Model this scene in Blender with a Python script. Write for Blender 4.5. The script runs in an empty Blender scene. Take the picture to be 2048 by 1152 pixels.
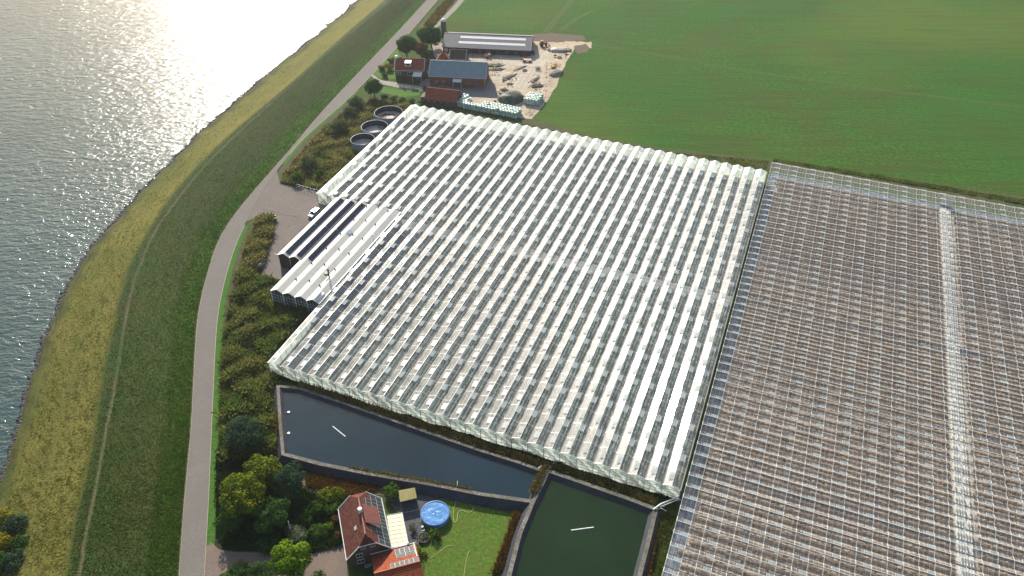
import bpy, bmesh, math, random
import numpy as np
from mathutils import Vector, Matrix
random.seed(7); RNG = np.random.default_rng(7)
S = bpy.context.scene; COL = S.collection
rad = math.radians

# ---------------------------------------------------------------- camera model (used to survey where things stand)
CF, CP, CH = 1565.3, rad(39.705), 148.86
cp, sp = math.cos(CP), math.sin(CP)
def G(x, y, z=0.0):
    u = (x-1024)/CF; v = (y-576)/CF
    dx, dy, dz = u, cp - v*sp, -sp - v*cp
    t = (z-CH)/dz
    return Vector((dx*t, dy*t, z))
def GP(pts, z=0.0): return [G(x, y, z) for x, y in pts]
AZ = rad(21.484)
UX = Vector((math.sin(AZ), math.cos(AZ), 0)); VX = Vector((-math.cos(AZ), math.sin(AZ), 0))
SUN_AZ, SUN_EL = rad(-17.0), rad(29.5)

# ---------------------------------------------------------------- object helpers
def tag(o, label=None, cat=None, group=None, kind=None):
    if label: o['label'] = label
    if cat: o['category'] = cat
    if group: o['group'] = group
    if kind: o['kind'] = kind
    return o
def empty(name, loc, rz=0.0, label=None, cat=None, group=None):
    o = bpy.data.objects.new(name, None); COL.objects.link(o)
    o.empty_display_size = 0.5
    o.location = loc; o.rotation_euler = (0, 0, rz)
    return tag(o, label, cat, group)
class MB:
    def __init__(s): s.v = []; s.f = []; s.m = []; s.sm = []
    def add(s, vs, fs, m=0, smooth=False):
        b = len(s.v); s.v += [tuple(v) for v in vs]
        for f in fs: s.f.append(tuple(i+b for i in f)); s.m.append(m); s.sm.append(smooth)
    def quad(s, a, b, c, d, m=0): s.add([a, b, c, d], [(0, 1, 2, 3)], m)
    def tri(s, a, b, c, m=0): s.add([a, b, c], [(0, 1, 2)], m)
    def poly(s, pts, m=0): s.add(pts, [tuple(range(len(pts)))], m)
    def box(s, c, d, rz=0.0, m=0, M=None):
        x, y, z = d[0]/2, d[1]/2, d[2]/2
        vs = [Vector((a*x, b*y, e*z)) for e in (-1, 1) for a, b in ((-1, -1), (1, -1), (1, 1), (-1, 1))]
        R = M if M is not None else Matrix.Rotation(rz, 3, 'Z')
        vs = [R @ v + Vector(c) for v in vs]
        s.add(vs, [(3, 2, 1, 0), (4, 5, 6, 7), (0, 1, 5, 4), (1, 2, 6, 5), (2, 3, 7, 6), (3, 0, 4, 7)], m)
    def slab(s, a, b, c, d, t, m=0):
        # quad a b c d given a thickness t below (along its normal)
        a, b, c, d = map(Vector, (a, b, c, d)); n = (b-a).cross(d-a).normalized()
        if n.z < -1e-4: b, d = d, b; n = -n
        vs = [a, b, c, d] + [p - n*t for p in (a, b, c, d)]
        s.add(vs, [(0, 1, 2, 3), (7, 6, 5, 4), (0, 4, 5, 1), (1, 5, 6, 2), (2, 6, 7, 3), (3, 7, 4, 0)], m)
    def prism(s, pts, z0, z1, m=0):
        n = len(pts); vs = [(p[0], p[1], z0) for p in pts] + [(p[0], p[1], z1) for p in pts]
        s.add(vs, [tuple(range(n))[::-1], tuple(range(n, 2*n))] + [(i, (i+1) % n, n+(i+1) % n, n+i) for i in range(n)], m)
    def cyl(s, c, r0, r1, h, n=16, m=0, top=True, bot=True, smooth=True):
        c = Vector(c)
        vs = [c + Vector((r0*math.cos(2*math.pi*i/n), r0*math.sin(2*math.pi*i/n), 0)) for i in range(n)]
        vs += [c + Vector((r1*math.cos(2*math.pi*i/n), r1*math.sin(2*math.pi*i/n), h)) for i in range(n)]
        s.add(vs, [(i, (i+1) % n, n+(i+1) % n, n+i) for i in range(n)], m, smooth)
        if top: s.add(vs[n:], [tuple(range(n))], m)
        if bot: s.add(vs[:n], [tuple(range(n))[::-1]], m)
    def lathe(s, c, prof, n=20, m=0, smooth=True):
        c = Vector(c); k = len(prof)
        vs = [c + Vector((r*math.cos(2*math.pi*i/n), r*math.sin(2*math.pi*i/n), z)) for r, z in prof for i in range(n)]
        s.add(vs, [(j*n+i, j*n+(i+1) % n, (j+1)*n+(i+1) % n, (j+1)*n+i) for j in range(k-1) for i in range(n)], m, smooth)
    def tube(s, path, r, n=6, m=0, r1=None):
        path = [Vector(p) for p in path]; k = len(path); vs = []
        for j, p in enumerate(path):
            d = (path[min(j+1, k-1)] - path[max(j-1, 0)]).normalized()
            a = d.orthogonal().normalized() if abs(d.z) > .9 else d.cross(Vector((0, 0, 1))).normalized()
            b = d.cross(a); rr = r if r1 is None else r + (r1-r)*j/(k-1)
            vs += [p + a*rr*math.cos(2*math.pi*i/n) + b*rr*math.sin(2*math.pi*i/n) for i in range(n)]
        fs = [(j*n+i, j*n+(i+1) % n, (j+1)*n+(i+1) % n, (j+1)*n+i) for j in range(k-1) for i in range(n)]
        s.add(vs, fs, m, True); s.add(vs[:n], [tuple(range(n))], m); s.add(vs[-n:], [tuple(range(n))[::-1]], m)
    def mesh(s, name, mats):
        me = bpy.data.meshes.new(name); me.from_pydata(s.v, [], s.f)
        mats = mats if isinstance(mats, (list, tuple)) else [mats]
        for mm in mats: me.materials.append(mm)
        me.polygons.foreach_set('material_index', s.m); me.polygons.foreach_set('use_smooth', s.sm); me.update()
        return me
    def build(s, name, mats, parent=None, label=None, cat=None, group=None, kind=None, loc=None, rz=0.0):
        o = bpy.data.objects.new(name, s.mesh(name, mats)); COL.objects.link(o)
        if parent: o.parent = parent
        if loc is not None: o.location = loc; o.rotation_euler = (0, 0, rz)
        return tag(o, label, cat, group, kind)
def npmesh(name, V, F, mat, parent=None, **k):
    me = bpy.data.meshes.new(name)
    V = np.asarray(V, dtype=np.float32); F = np.asarray(F, dtype=np.int32); n, c = F.shape
    me.vertices.add(len(V)); me.vertices.foreach_set('co', V.ravel())
    me.loops.add(n*c); me.loops.foreach_set('vertex_index', F.ravel())
    me.polygons.add(n); me.polygons.foreach_set('loop_start', np.arange(0, n*c, c, dtype=np.int32))
    me.update(calc_edges=True); me.materials.append(mat)
    o = bpy.data.objects.new(name, me); COL.objects.link(o)
    if parent: o.parent = parent
    loc = k.pop('loc', None)
    if loc is not None: o.location = loc
    return tag(o, **k)
def copy_tree(o, parent=None):
    c = o.copy(); COL.objects.link(c)
    if parent: c.parent = parent
    for ch in list(o.children): copy_tree(ch, c)
    return c

# ---------------------------------------------------------------- materials
class NT:
    def __init__(s, name):
        s.m = bpy.data.materials.new(name); s.m.use_nodes = True; s.t = s.m.node_tree; s.t.nodes.clear()
        s.out = s.n('ShaderNodeOutputMaterial')
    def n(s, typ, **k):
        x = s.t.nodes.new(typ)
        for a, b in k.items(): setattr(x, a, b)
        return x
    def l(s, a, b): s.t.links.new(a, b)
    def coord(s, kind='Object', scale=(1, 1, 1), rot=0.0):
        c = s.n('ShaderNodeTexCoord'); mp = s.n('ShaderNodeMapping'); mp.inputs['Scale'].default_value = scale
        mp.inputs['Rotation'].default_value = (0, 0, rot)
        s.l(c.outputs[kind], mp.inputs[0]); return mp.outputs[0]
    def noise(s, vec, scale, detail=4, rough=.6, dist=0.0):
        x = s.n('ShaderNodeTexNoise'); x.inputs['Scale'].default_value = scale; x.inputs['Detail'].default_value = detail
        x.inputs['Roughness'].default_value = rough; x.inputs['Distortion'].default_value = dist
        s.l(vec, x.inputs['Vector']); return x.outputs['Fac']
    def ramp(s, fac, stops, interp='LINEAR'):
        x = s.n('ShaderNodeValToRGB'); x.color_ramp.interpolation = interp; e = x.color_ramp.elements
        while len(e) < len(stops): e.new(.5)
        for i, (p, c) in enumerate(stops): e[i].position = p; e[i].color = (*c, 1)
        s.l(fac, x.inputs[0]); return x.outputs[0]
    def mix(s, fac, a, b, blend='MIX'):
        x = s.n('ShaderNodeMix', data_type='RGBA', blend_type=blend)
        for i, v in ((0, fac), (6, a), (7, b)):
            if isinstance(v, (int, float)): x.inputs[i].default_value = v
            elif isinstance(v, tuple): x.inputs[i].default_value = (*v, 1)
            else: s.l(v, x.inputs[i])
        return x.outputs[2]
    def math(s, op, a, b=0.0):
        x = s.n('ShaderNodeMath', operation=op)
        for i, v in ((0, a), (1, b)):
            if isinstance(v, (int, float)): x.inputs[i].default_value = v
            else: s.l(v, x.inputs[i])
        return x.outputs[0]
    def bump(s, h, strength=.5, dist=.1):
        x = s.n('ShaderNodeBump'); x.inputs['Strength'].default_value = strength; x.inputs['Distance'].default_value = dist
        s.l(h, x.inputs['Height']); return x.outputs[0]
    def pbsdf(s, col, rough=.8, normal=None, metal=0.0, spec=.3):
        x = s.n('ShaderNodeBsdfPrincipled')
        if isinstance(col, tuple): x.inputs['Base Color'].default_value = (*col, 1)
        else: s.l(col, x.inputs['Base Color'])
        x.inputs['Roughness'].default_value = rough; x.inputs['Metallic'].default_value = metal
        x.inputs['Specular IOR Level'].default_value = spec
        if normal is not None: s.l(normal, x.inputs['Normal'])
        s.l(x.outputs[0], s.out.inputs[0]); return x
def mnoise(name, c1, c2, scale=1.0, rough=.85, bump=0.0, bd=.05, c3=None, big=None, detail=5, spec=.25, metal=0.0, sc=(1, 1, 1), lo=.35, hi=.65):
    n = NT(name); v = n.coord('Object', sc)
    f = n.noise(v, scale, detail)
    stops = [(lo, c1), (hi, c2)] if c3 is None else [(lo, c1), (.5, c2), (hi, c3)]
    col = n.ramp(f, stops)
    if big:
        g = n.noise(v, big[0], 3); col = n.mix(n.ramp(g, [(.4, (0, 0, 0)), (.6, (1, 1, 1))]), col, n.mix(.5, col, big[1]))
    nb = n.bump(n.noise(v, scale*2.3, 6, .7), bump, bd) if bump else None
    n.pbsdf(col, rough, nb, metal, spec); return n.m
def mplain(name, c, rough=.6, metal=0.0, spec=.4):
    n = NT(name); v = n.coord('Object'); f = n.noise(v, 1.7, 5, .65)
    col = n.ramp(f, [(.25, tuple(x*.82 for x in c)), (.75, tuple(min(1, x*1.1) for x in c))])
    n.pbsdf(col, rough, None, metal, spec); return n.m
def mleaf(name, cols, rough=.7, trans=.2, noise=.25):
    n = NT(name); g = n.n('ShaderNodeNewGeometry'); v = n.coord('Object')
    r = g.outputs['Random Per Island']; f = n.noise(v, noise, 3)
    fac = n.math('ADD', n.math('MULTIPLY', r, .62), n.math('MULTIPLY', n.math('SUBTRACT', f, .5), 1.1)); fac = n.math('ADD', fac, .2)
    col = n.ramp(fac, [(i/(len(cols)-1), c) for i, c in enumerate(cols)])
    d = n.n('ShaderNodeBsdfDiffuse'); t = n.n('ShaderNodeBsdfTranslucent'); mx = n.n('ShaderNodeMixShader'); mx.inputs[0].default_value = trans
    n.l(col, d.inputs[0]); n.l(col, t.inputs[0]); n.l(d.outputs[0], mx.inputs[1]); n.l(t.outputs[0], mx.inputs[2]); n.l(mx.outputs[0], n.out.inputs[0])
    return n.m
def mglass(name, tint=(.86, .9, .9), dirt=.12, dirtcol=(.75, .76, .72), r1=.16, r2=.5, gain=1.6, broad=.6, dscale=.6, tls=.35):
    n = NT(name); v = n.coord('Object')
    lw = n.n('ShaderNodeLayerWeight'); lw.inputs[0].default_value = .5      # the same from both sides of the pane
    fr = n.math('ADD', .042, n.math('MULTIPLY', n.math('POWER', lw.outputs['Facing'], 4.6), .958))
    fac = n.math('MINIMUM', n.math('MULTIPLY', fr, gain), 1.0)
    tr = n.n('ShaderNodeBsdfTransparent'); tr.inputs[0].default_value = (*tint, 1)
    g1 = n.n('ShaderNodeBsdfGlossy'); g1.inputs['Roughness'].default_value = r1
    g2 = n.n('ShaderNodeBsdfGlossy'); g2.inputs['Roughness'].default_value = r2
    gm = n.n('ShaderNodeMixShader'); gm.inputs[0].default_value = broad; n.l(g1.outputs[0], gm.inputs[1]); n.l(g2.outputs[0], gm.inputs[2])
    m1 = n.n('ShaderNodeMixShader'); n.l(fac, m1.inputs[0]); n.l(tr.outputs[0], m1.inputs[1]); n.l(gm.outputs[0], m1.inputs[2])
    df = n.n('ShaderNodeBsdfDiffuse'); df.inputs[0].default_value = (*dirtcol, 1)
    tl = n.n('ShaderNodeBsdfTranslucent'); tl.inputs[0].default_value = (*dirtcol, 1)
    dm = n.n('ShaderNodeMixShader'); dm.inputs[0].default_value = tls; n.l(df.outputs[0], dm.inputs[1]); n.l(tl.outputs[0], dm.inputs[2])
    nz = n.noise(v, dscale, 5, .7); vc = n.n('ShaderNodeTexVoronoi', distance='CHEBYCHEV'); vc.inputs['Scale'].default_value = .30; vc.inputs['Randomness'].default_value = .55; n.l(n.coord('Object', (1.6, .75, 1)), vc.inputs['Vector'])
    sx_ = n.n('ShaderNodeSeparateXYZ'); n.l(vc.outputs['Color'], sx_.inputs[0]); cell = n.math('ADD', .55, n.math('MULTIPLY', sx_.outputs[0], .9))
    dd = n.math('MULTIPLY', n.math('MULTIPLY', n.math('ADD', nz, .5), cell), dirt)
    m2 = n.n('ShaderNodeMixShader'); n.l(dd, m2.inputs[0]); n.l(m1.outputs[0], m2.inputs[1]); n.l(dm.outputs[0], m2.inputs[2])
    n.l(m2.outputs[0], n.out.inputs[0]); return n.m
def mtile(name, c1, c2, c3, sx=3.2, sy=3.0, rough=.8, bump=.6):
    # roof tiles: rows across the slope, colour from tile to tile, uses UV-less object coords
    n = NT(name); v = n.coord('Object'); w = n.n('ShaderNodeTexVoronoi'); w.inputs['Scale'].default_value = 4.0; n.l(v, w.inputs['Vector'])
    col = n.ramp(w.outputs['Color'], [(.2, c1), (.5, c2), (.8, c3)])
    f = n.noise(v, .5, 5, .7); col = n.mix(n.ramp(f, [(.4, (0, 0, 0)), (.7, (.55, .55, .55))]), col, c1)
    wv = n.n('ShaderNodeTexWave', wave_type='BANDS', bands_direction='Z'); wv.inputs['Scale'].default_value = 2.2; wv.inputs['Distortion'].default_value = .2
    n.l(v, wv.inputs['Vector'])
    wx = n.n('ShaderNodeTexWave', wave_type='BANDS', bands_direction='X'); wx.inputs['Scale'].default_value = 2.0; n.l(v, wx.inputs['Vector'])
    h = n.math('ADD', wv.outputs['Fac'], n.math('MULTIPLY', wx.outputs['Fac'], .7))
    n.pbsdf(col, rough, n.bump(h, bump, .06), 0, .25); return n.m
def mbrick(name, c1, c2, mortar):
    n = NT(name); v = n.coord('Object'); b = n.n('ShaderNodeTexNoise'); b.inputs['Scale'].default_value = 9; b.inputs['Detail'].default_value = 6
    n.l(v, b.inputs['Vector']); col = n.ramp(b.outputs['Fac'], [(.3, c1), (.55, c2), (.75, mortar)])
    f = n.noise(v, .45, 4); col = n.mix(n.ramp(f, [(.4, (0, 0, 0)), (.7, (.5, .5, .5))]), col, tuple(x*.6 for x in c1))
    n.pbsdf(col, .9, n.bump(b.outputs['Fac'], .3, .02), 0, .2); return n.m
def mcorr(name, c, axis='X', per=.25, rough=.5, metal=0.0, strength=.8, spec=.4, dirt=(.25, .24, .2), da=.35):
    n = NT(name); v = n.coord('Object'); w = n.n('ShaderNodeTexWave', wave_type='BANDS', bands_direction=axis)
    w.inputs['Scale'].default_value = 1/per*.314; n.l(v, w.inputs['Vector'])
    f = n.noise(v, .6, 6, .7); st = n.noise(n.coord('Object', (1.5, .15, 1) if axis == 'X' else (.15, 1.5, 1)), 1.2, 4)
    col = n.mix(n.math('MULTIPLY', n.ramp(n.math('ADD', n.math('MULTIPLY', f, .5), n.math('MULTIPLY', st, .5)), [(.42, (0, 0, 0)), (.7, (1, 1, 1))]), da), c, dirt)
    n.pbsdf(col, rough, n.bump(w.outputs['Fac'], strength, .04), metal, spec); return n.m

M = {}
M['white_metal'] = mplain('white_metal', (.74, .74, .70), .4)
M['alu'] = mplain('aluminium', (.62, .64, .63), .42, .25)
M['grey_metal'] = mplain('grey_metal', (.34, .36, .37), .5, .3)
M['dark_metal'] = mplain('dark_metal', (.06, .065, .075), .5)
M['black'] = mplain('black_rubber', (.022, .022, .025), .7)
M['dark_glass'] = mplain('dark_window_glass', (.03, .04, .05), .12, 0, .6)
M['white_paint'] = mplain('white_paint', (.78, .78, .75), .45)
M['cream'] = mplain('cream_sheet', (.80, .74, .53), .55)
M['wood'] = mnoise('weathered_wood', (.10, .075, .05), (.22, .18, .13), 3, sc=(1, 6, 1))
M['trunk'] = mnoise('tree_bark', (.05, .037, .025), (.13, .10, .075), 5, bump=.6)
M['concrete'] = mnoise('pale_concrete', (.40, .36, .30), (.55, .50, .42), 1.2, .9, .2, .02, big=(.12, (.30, .27, .22)))
M['glass_roof'] = mglass('roof_glass', (.93, .95, .94), .17, (.82, .82, .76), .10, .42, 1.5, .45, .8, .6)
M['glass_clear'] = mglass('clear_roof_glass', (.96, .955, .94), .09, (.70, .68, .62), .12, .36, 1.0, .35, .5)
M['glass_wall'] = mglass('screened_wall_glass', (.8, .85, .82), .8, (.72, .79, .72), .2, .5, 1.4, .5, 1.4, .75)
M['vent_glass'] = mglass('vent_glass', (.88, .91, .90), .34, (.76, .80, .78), .14, .40, 2.2, .5, .6, .4)
M['brick_dark'] = mbrick('dark_brick', (.075, .045, .038), (.14, .075, .06), (.2, .17, .15))
M['brick_red'] = mbrick('red_brick', (.13, .055, .04), (.24, .10, .07), (.3, .22, .18))
M['tile_red'] = mtile('red_roof_tiles', (.19, .045, .025), (.32, .075, .04), (.40, .12, .065))
M['tile_brown'] = mtile('brown_red_roof_tiles', (.085, .026, .018), (.15, .042, .028), (.20, .075, .052))
M['tile_orange'] = mtile('orange_roof_tiles', (.24, .05, .02), (.33, .075, .03), (.38, .11, .05))
M['tile_dark'] = mtile('dark_brown_roof_tiles', (.05, .035, .03), (.08, .055, .048), (.11, .08, .07))
M['roof_blue'] = mcorr('blue_grey_corrugated_roof', (.23, .31, .34), 'X', .3, .6, 0, .5, .35, (.15, .19, .20), .6)
M['roof_grey'] = mcorr('dark_grey_corrugated_roof', (.25, .235, .235), 'X', .3, .75, 0, .5, .25, (.16, .14, .125), .6)
M['skylight'] = mcorr('skylight_sheet', (.88, .87, .82), 'X', .3, .45, 0, .4, .4, (.7, .68, .62), .4)
M['roof_white'] = mcorr('white_profiled_roof_sheet', (.74, .71, .61), 'Y', .9, .4, 0, .5, .45, (.5, .47, .38), .4)
M['gutter'] = mplain('gutter_metal', (.26, .23, .20), .6, .1)
M['vent_clear'] = mglass('clear_vent_glass', (.9, .93, .93), .22, (.58, .66, .68), .2, .45, 1.6, .5, .6)
M['solar'] = mplain('solar_cells', (.018, .022, .045), .22, 0, .5)
M['solar_house'] = mplain('solar_cells_grey', (.05, .062, .068), .55, 0, .25)
# ---------------------------------------------------------------- terrain
def interp(pl, y):
    pl = sorted(pl, key=lambda p: p[1])
    ys = [p[1] for p in pl]; xs = [p[0] for p in pl]
    if y <= ys[0]:
        k = (xs[1]-xs[0])/(ys[1]-ys[0]); return xs[0] + k*(y-ys[0])
    if y >= ys[-1]:
        k = (xs[-1]-xs[-2])/(ys[-1]-ys[-2]); return xs[-1] + k*(y-ys[-1])
    return float(np.interp(y, ys, xs))
def smoothline(pl, ys, k=40):
    return [sum(interp(pl, y+d) for d in (-k, -k/2, 0, k/2, k))/5 for y in ys]
SHORE = [(697, 15), (665, 47), (600, 95), (550, 135), (500, 180), (450, 220), (400, 265), (350, 315), (300, 365), (250, 417), (215, 460), (185, 490),
         (165, 517), (146, 555), (117, 610), (95, 665), (80, 700), (60, 760), (42, 830), (22, 900), (-2, 965), (-32, 1060)]
CREST = [(770, 0), (680, 77), (590, 160), (505, 230), (440, 285), (380, 345), (335, 400), (310, 437), (277, 490), (252, 545), (232, 612), (220, 675),
         (205, 750), (186, 870), (170, 951), (150, 1026), (135, 1120)]
TRACK = [(782, 0), (650, 108), (500, 243), (425, 313), (362, 387), (305, 467), (284, 520), (267, 565), (254, 620), (244, 682), (228, 780), (211, 864),
         (197, 946), (186, 1004), (173, 1061), (160, 1139)]
ROADL = [(854, 0), (789, 71), (743, 118), (680, 185), (636, 232), (593, 285), (546, 338), (500, 390), (460, 440), (435, 482), (417, 540), (402, 595), (395, 637),
         (391, 687), (382, 864), (376, 924), (367, 1019), (359, 1139)]
ROADR = [(874, 0), (832, 49), (795, 93), (750, 142), (714, 180), (680, 213), (625, 258), (582, 302), (555, 340), (528, 378), (507, 414), (490, 447), (475, 477), (457, 530), (445, 575),
         (435, 625), (430, 687), (422, 864), (417, 989), (409, 1130)]
YS = list(range(-200, 1340, 10))
shx, crx, tkx, rlx, rrx = (smoothline(p, YS, 26) for p in (SHORE, CREST, TRACK, ROADL, ROADR))
jag = [2.6*math.sin(i*1.7)+1.8*math.sin(i*.61+1)+random.uniform(-1.6, 1.6) for i in range(len(YS))]
shx = [a + j*.7 for a, j in zip(shx, jag)]
CRZ = 6.0
prof = [('shx', .0, -.5, -6), ('shx', .05, .25, 0), ('stone', .09, 1.0, 0)]
rows = []; acc = 0.0; prev = None
for i, y in enumerate(YS):
    a0 = G(shx[i]-7, y, -.6); a = G(shx[i], y, .3); b = G(shx[i] + 7 + 2*math.sin(i*.9), y, 1.1)
    c = G(crx[i], y, CRZ-.25); d = G(tkx[i], y, CRZ); e = G(rlx[i]-.2, y, .14)
    pts = [(a0, 0.0), (a, .04)]
    n1 = 16
    for k in range(n1+1):
        t = k/n1; p = b.lerp(c, t); p.z += .35*math.sin(math.pi*t)*(1 if t > .5 else .3)
        pts.append((p, .08 + .42*t))
    pts.append((c.lerp(d, .55) + Vector((0, 0, .1)), .53))
    pts.append((d, .56))
    n2 = 14
    for k in range(1, n2+1):
        t = k/n2; p = d.lerp(e, t); p.z += .45*math.sin(math.pi*min(1, t*1.6))*max(0, 1-t*1.2) - .25*math.sin(math.pi*t)*(t > .6)
        pts.append((p, .56 + .44*t))
    if prev is not None: acc += (d-prev).length
    prev = d; rows.append((pts, acc))
V = []; UV = []; nc = len(rows[0][0])
for pts, ac in rows:
    for p, u in pts:
        q = p.copy()
        if .1 < u < .98: q.z += random.uniform(-.05, .05)
        V.append(q); UV.append((u, ac))
F = [(i*nc+j, i*nc+j+1, (i+1)*nc+j+1, (i+1)*nc+j) for i in range(len(rows)-1) for j in range(nc-1)]
n = NT('dike_grass')
uvn = n.n('ShaderNodeUVMap'); uvn.uv_map = 'band'; sep = n.n('ShaderNodeSeparateXYZ'); n.l(uvn.outputs[0], sep.inputs[0])
mp = n.n('ShaderNodeMapping'); mp.inputs['Scale'].default_value = (60, .06, 1); n.l(uvn.outputs[0], mp.inputs[0])
streak = n.noise(mp.outputs[0], 1.0, 4, .6)
ob = n.coord('Object')
fine = n.noise(ob, 2.4, 5, .8); mid = n.noise(ob, .16, 4, .65); big = n.noise(ob, .035, 3)
wob = n.math('MULTIPLY', n.math('SUBTRACT', mid, .5), .035)
wob2 = n.math('MULTIPLY', n.math('SUBTRACT', fine, .5), .05)
t = n.math('ADD', sep.outputs[0], n.math('ADD', wob, wob2))
band = n.ramp(t, [(.0, (.035, .04, .035)), (.055, (.05, .05, .04)), (.075, (.05, .055, .018)), (.115, (.075, .085, .02)), (.16, (.155, .15, .03)), (.3, (.145, .145, .03)), (.47, (.19, .175, .036)),
                  (.502, (.10, .11, .02)), (.525, (.04, .075, .018)), (.551, (.055, .075, .025)), (.562, (.15, .135, .075)), (.573, (.045, .08, .02)),
                  (.63, (.066, .098, .024)), (.75, (.074, .10, .028)), (.86, (.070, .11, .024)), (.90, (.05, .125, .013)), (.975, (.06, .15, .014)), (1.0, (.12, .13, .05))])
var = n.ramp(fine, [(.34, (.42, .5, .4)), (.5, (1, 1, 1)), (.66, (1.75, 1.55, 1.4))])
col = n.mix(1.0, band, var, 'MULTIPLY')
outer = n.math('LESS_THAN', sep.outputs[0], .50)
brown = n.mix(n.math('MULTIPLY', n.ramp(n.math('ADD', n.math('MULTIPLY', mid, .6), n.math('MULTIPLY', streak, .4)), [(.45, (0, 0, 0)), (.62, (1, 1, 1))]), .5), col, n.mix(outer, (.085, .06, .026), (.24, .19, .055)))
green = n.mix(n.math('MULTIPLY', n.ramp(n.math('ADD', n.math('MULTIPLY', big, .5), n.math('MULTIPLY', streak, .5)), [(.46, (0, 0, 0)), (.6, (1, 1, 1))]), .55), brown, n.mix(outer, (.032, .085, .018), (.07, .10, .018)))
n.pbsdf(green, .9, n.bump(n.math('ADD', fine, n.math('MULTIPLY', streak, .6)), .9, .35), 0, .12)
me = bpy.data.meshes.new('dike'); me.from_pydata([tuple(v) for v in V], [], F); me.materials.append(n.m)
uvl = me.uv_layers.new(name='band')
for li, lp in enumerate(me.loops): uvl.data[li].uv = UV[lp.vertex_index]
me.polygons.foreach_set('use_smooth', [True]*len(F)); me.update()
tag(bpy.data.objects.new('dike', me), kind='structure'); COL.objects.link(bpy.data.objects['dike'])

# base ground
n = NT('polder_ground'); ob = n.coord('Object'); f = n.noise(ob, 1.3, 6, .7); g = n.noise(ob, .1, 4)
col = n.ramp(f, [(.32, (.035, .065, .014)), (.5, (.05, .10, .018)), (.68, (.09, .12, .03))])
col = n.mix(n.ramp(g, [(.45, (0, 0, 0)), (.62, (.6, .6, .6))]), col, (.07, .075, .025))
n.pbsdf(col, .95, n.bump(f, .6, .15), 0, .1)
mb = MB(); mb.quad((-1500, -200, 0), (1500, -200, 0), (1500, 1900, 0), (-1500, 1900, 0)); mb.build('ground', n.m, kind='structure')

# open water outside the dike
n = NT('open_water'); ob = n.coord('Object', (1, 1, 1), rad(-14)); obs = n.coord('Object', (.55, 1.1, 1), rad(-14))
w1 = n.noise(obs, .40, 3, .55, .3); w2 = n.noise(obs, 1.05, 3, .6); w0 = n.noise(ob, .03, 3)
h = n.math('ADD', n.math('MULTIPLY', w1, .9), n.math('MULTIPLY', w2, .5))
h = n.math('MULTIPLY', h, n.math('ADD', .75, n.math('MULTIPLY', w0, .5)))
col = n.ramp(w0, [(.35, (.036, .072, .070)), (.65, (.052, .092, .090))])
pb = n.pbsdf(col, .12, n.bump(h, 1.0, .58), 0, .42); pb.inputs['IOR'].default_value = 1.33
mb = MB(); edge = [G(crx[i], YS[i], CRZ) for i in range(len(YS))]; edge = [Vector((p.x, p.y, .3)) for p in edge]
vs = []; fs = []
for i, p in enumerate(edge): vs += [p, Vector((-1480, p.y if i else 1880, .3))]
for i in range(len(edge)-1): fs.append((2*i, 2*i+1, 2*i+3, 2*i+2))
k = len(vs); vs += [Vector((edge[0].x+500, 1880, .3))]; fs.append((0, k, 1))
k = len(vs); vs += [Vector((edge[-1].x, -190, .3)), Vector((-1480, -190, .3))]; fs.append((2*len(edge)-2, 2*len(edge)-1, k+1, k))
mb.add(vs, fs); mb.build('water', n.m, kind='structure')
# mud flat in the little bay
mud = mnoise('wet_mud', (.17, .14, .11), (.26, .22, .18), .5, .4, .3, .1, spec=.5)
mb = MB(); mb.poly([G(x, y, .36) for x, y in [(722, -18), (741, -8), (716, 20), (700, 30), (688, 34), (692, 24), (699, 12), (694, 4), (698, -14)]]); mb.build('mud_flat', mud, kind='structure')
# rock edge along the shore
V = []; F = []
for i in range(2600):
    y = random.uniform(-40, 1000); x = interp(list(zip(shx, YS)), y) + random.gauss(1.5, 2.6)
    p = G(x, y, .45); r = random.uniform(.25, .62); b = len(V)
    for a, bb, c in ((1, 0, 0), (0, 1, 0), (-1, 0, 0), (0, -1, 0), (0, 0, .8), (0, 0, -.8)):
        V.append((p.x + r*a*random.uniform(.6, 1.3), p.y + r*bb*random.uniform(.6, 1.3), p.z + r*c*random.uniform(.5, 1.1)))
    F += [(b, b+1, b+4), (b+1, b+2, b+4), (b+2, b+3, b+4), (b+3, b, b+4), (b+1, b, b+5), (b+2, b+1, b+5), (b+3, b+2, b+5), (b, b+3, b+5)]
npmesh('shore_rocks', V, F, mnoise('shore_rock', (.05, .048, .045), (.16, .15, .135), 1.4, .8), kind='stuff', label='line of dark rocks along the water edge of the dike', cat='rocks')

# ---- road and flat sheets
asph = mnoise('asphalt', (.165, .148, .13), (.215, .193, .17), 2.2, .9, .25, .03, big=(.09, (.165, .15, .135)))
mb = MB()
ym = [i for i in range(len(YS))]
for a in ym[:-1]:
    mb.quad(G(rlx[a], YS[a], .14), G(rrx[a], YS[a], .14), G(rrx[a+1], YS[a+1], .14), G(rlx[a+1], YS[a+1], .14))
mb.build('road', asph, kind='structure')
edgem = mnoise('road_edge', (.30, .25, .19), (.42, .36, .28), 3, .9)
mb = MB()
for xs, o in ((rlx, -1.0), (rrx, 0.0)):
    for a in ym[:-1]:
        if o == 0 and 305 < YS[a] < 450: continue
        mb.quad(G(xs[a]+o, YS[a], .15), G(xs[a]+o+1.3, YS[a], .15), G(xs[a+1]+o+1.3, YS[a+1], .15), G(xs[a+1]+o, YS[a+1], .15))
mb.build('road_verge_line', edgem, kind='structure')
def ragged(pts, amp, n=7):
    out = []
    for (x1, y1), (x2, y2) in zip(pts, pts[1:]+pts[:1]):
        L = math.hypot(x2-x1, y2-y1); k = max(1, min(60, int(L/n))) if -60 < x1 < 2140 else 1
        for i in range(k):
            t = i/k; a = amp*min(1, L/20); out.append((x1+(x2-x1)*t+random.uniform(-a, a), y1+(y2-y1)*t+random.uniform(-a, a)*.6))
    return out
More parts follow.
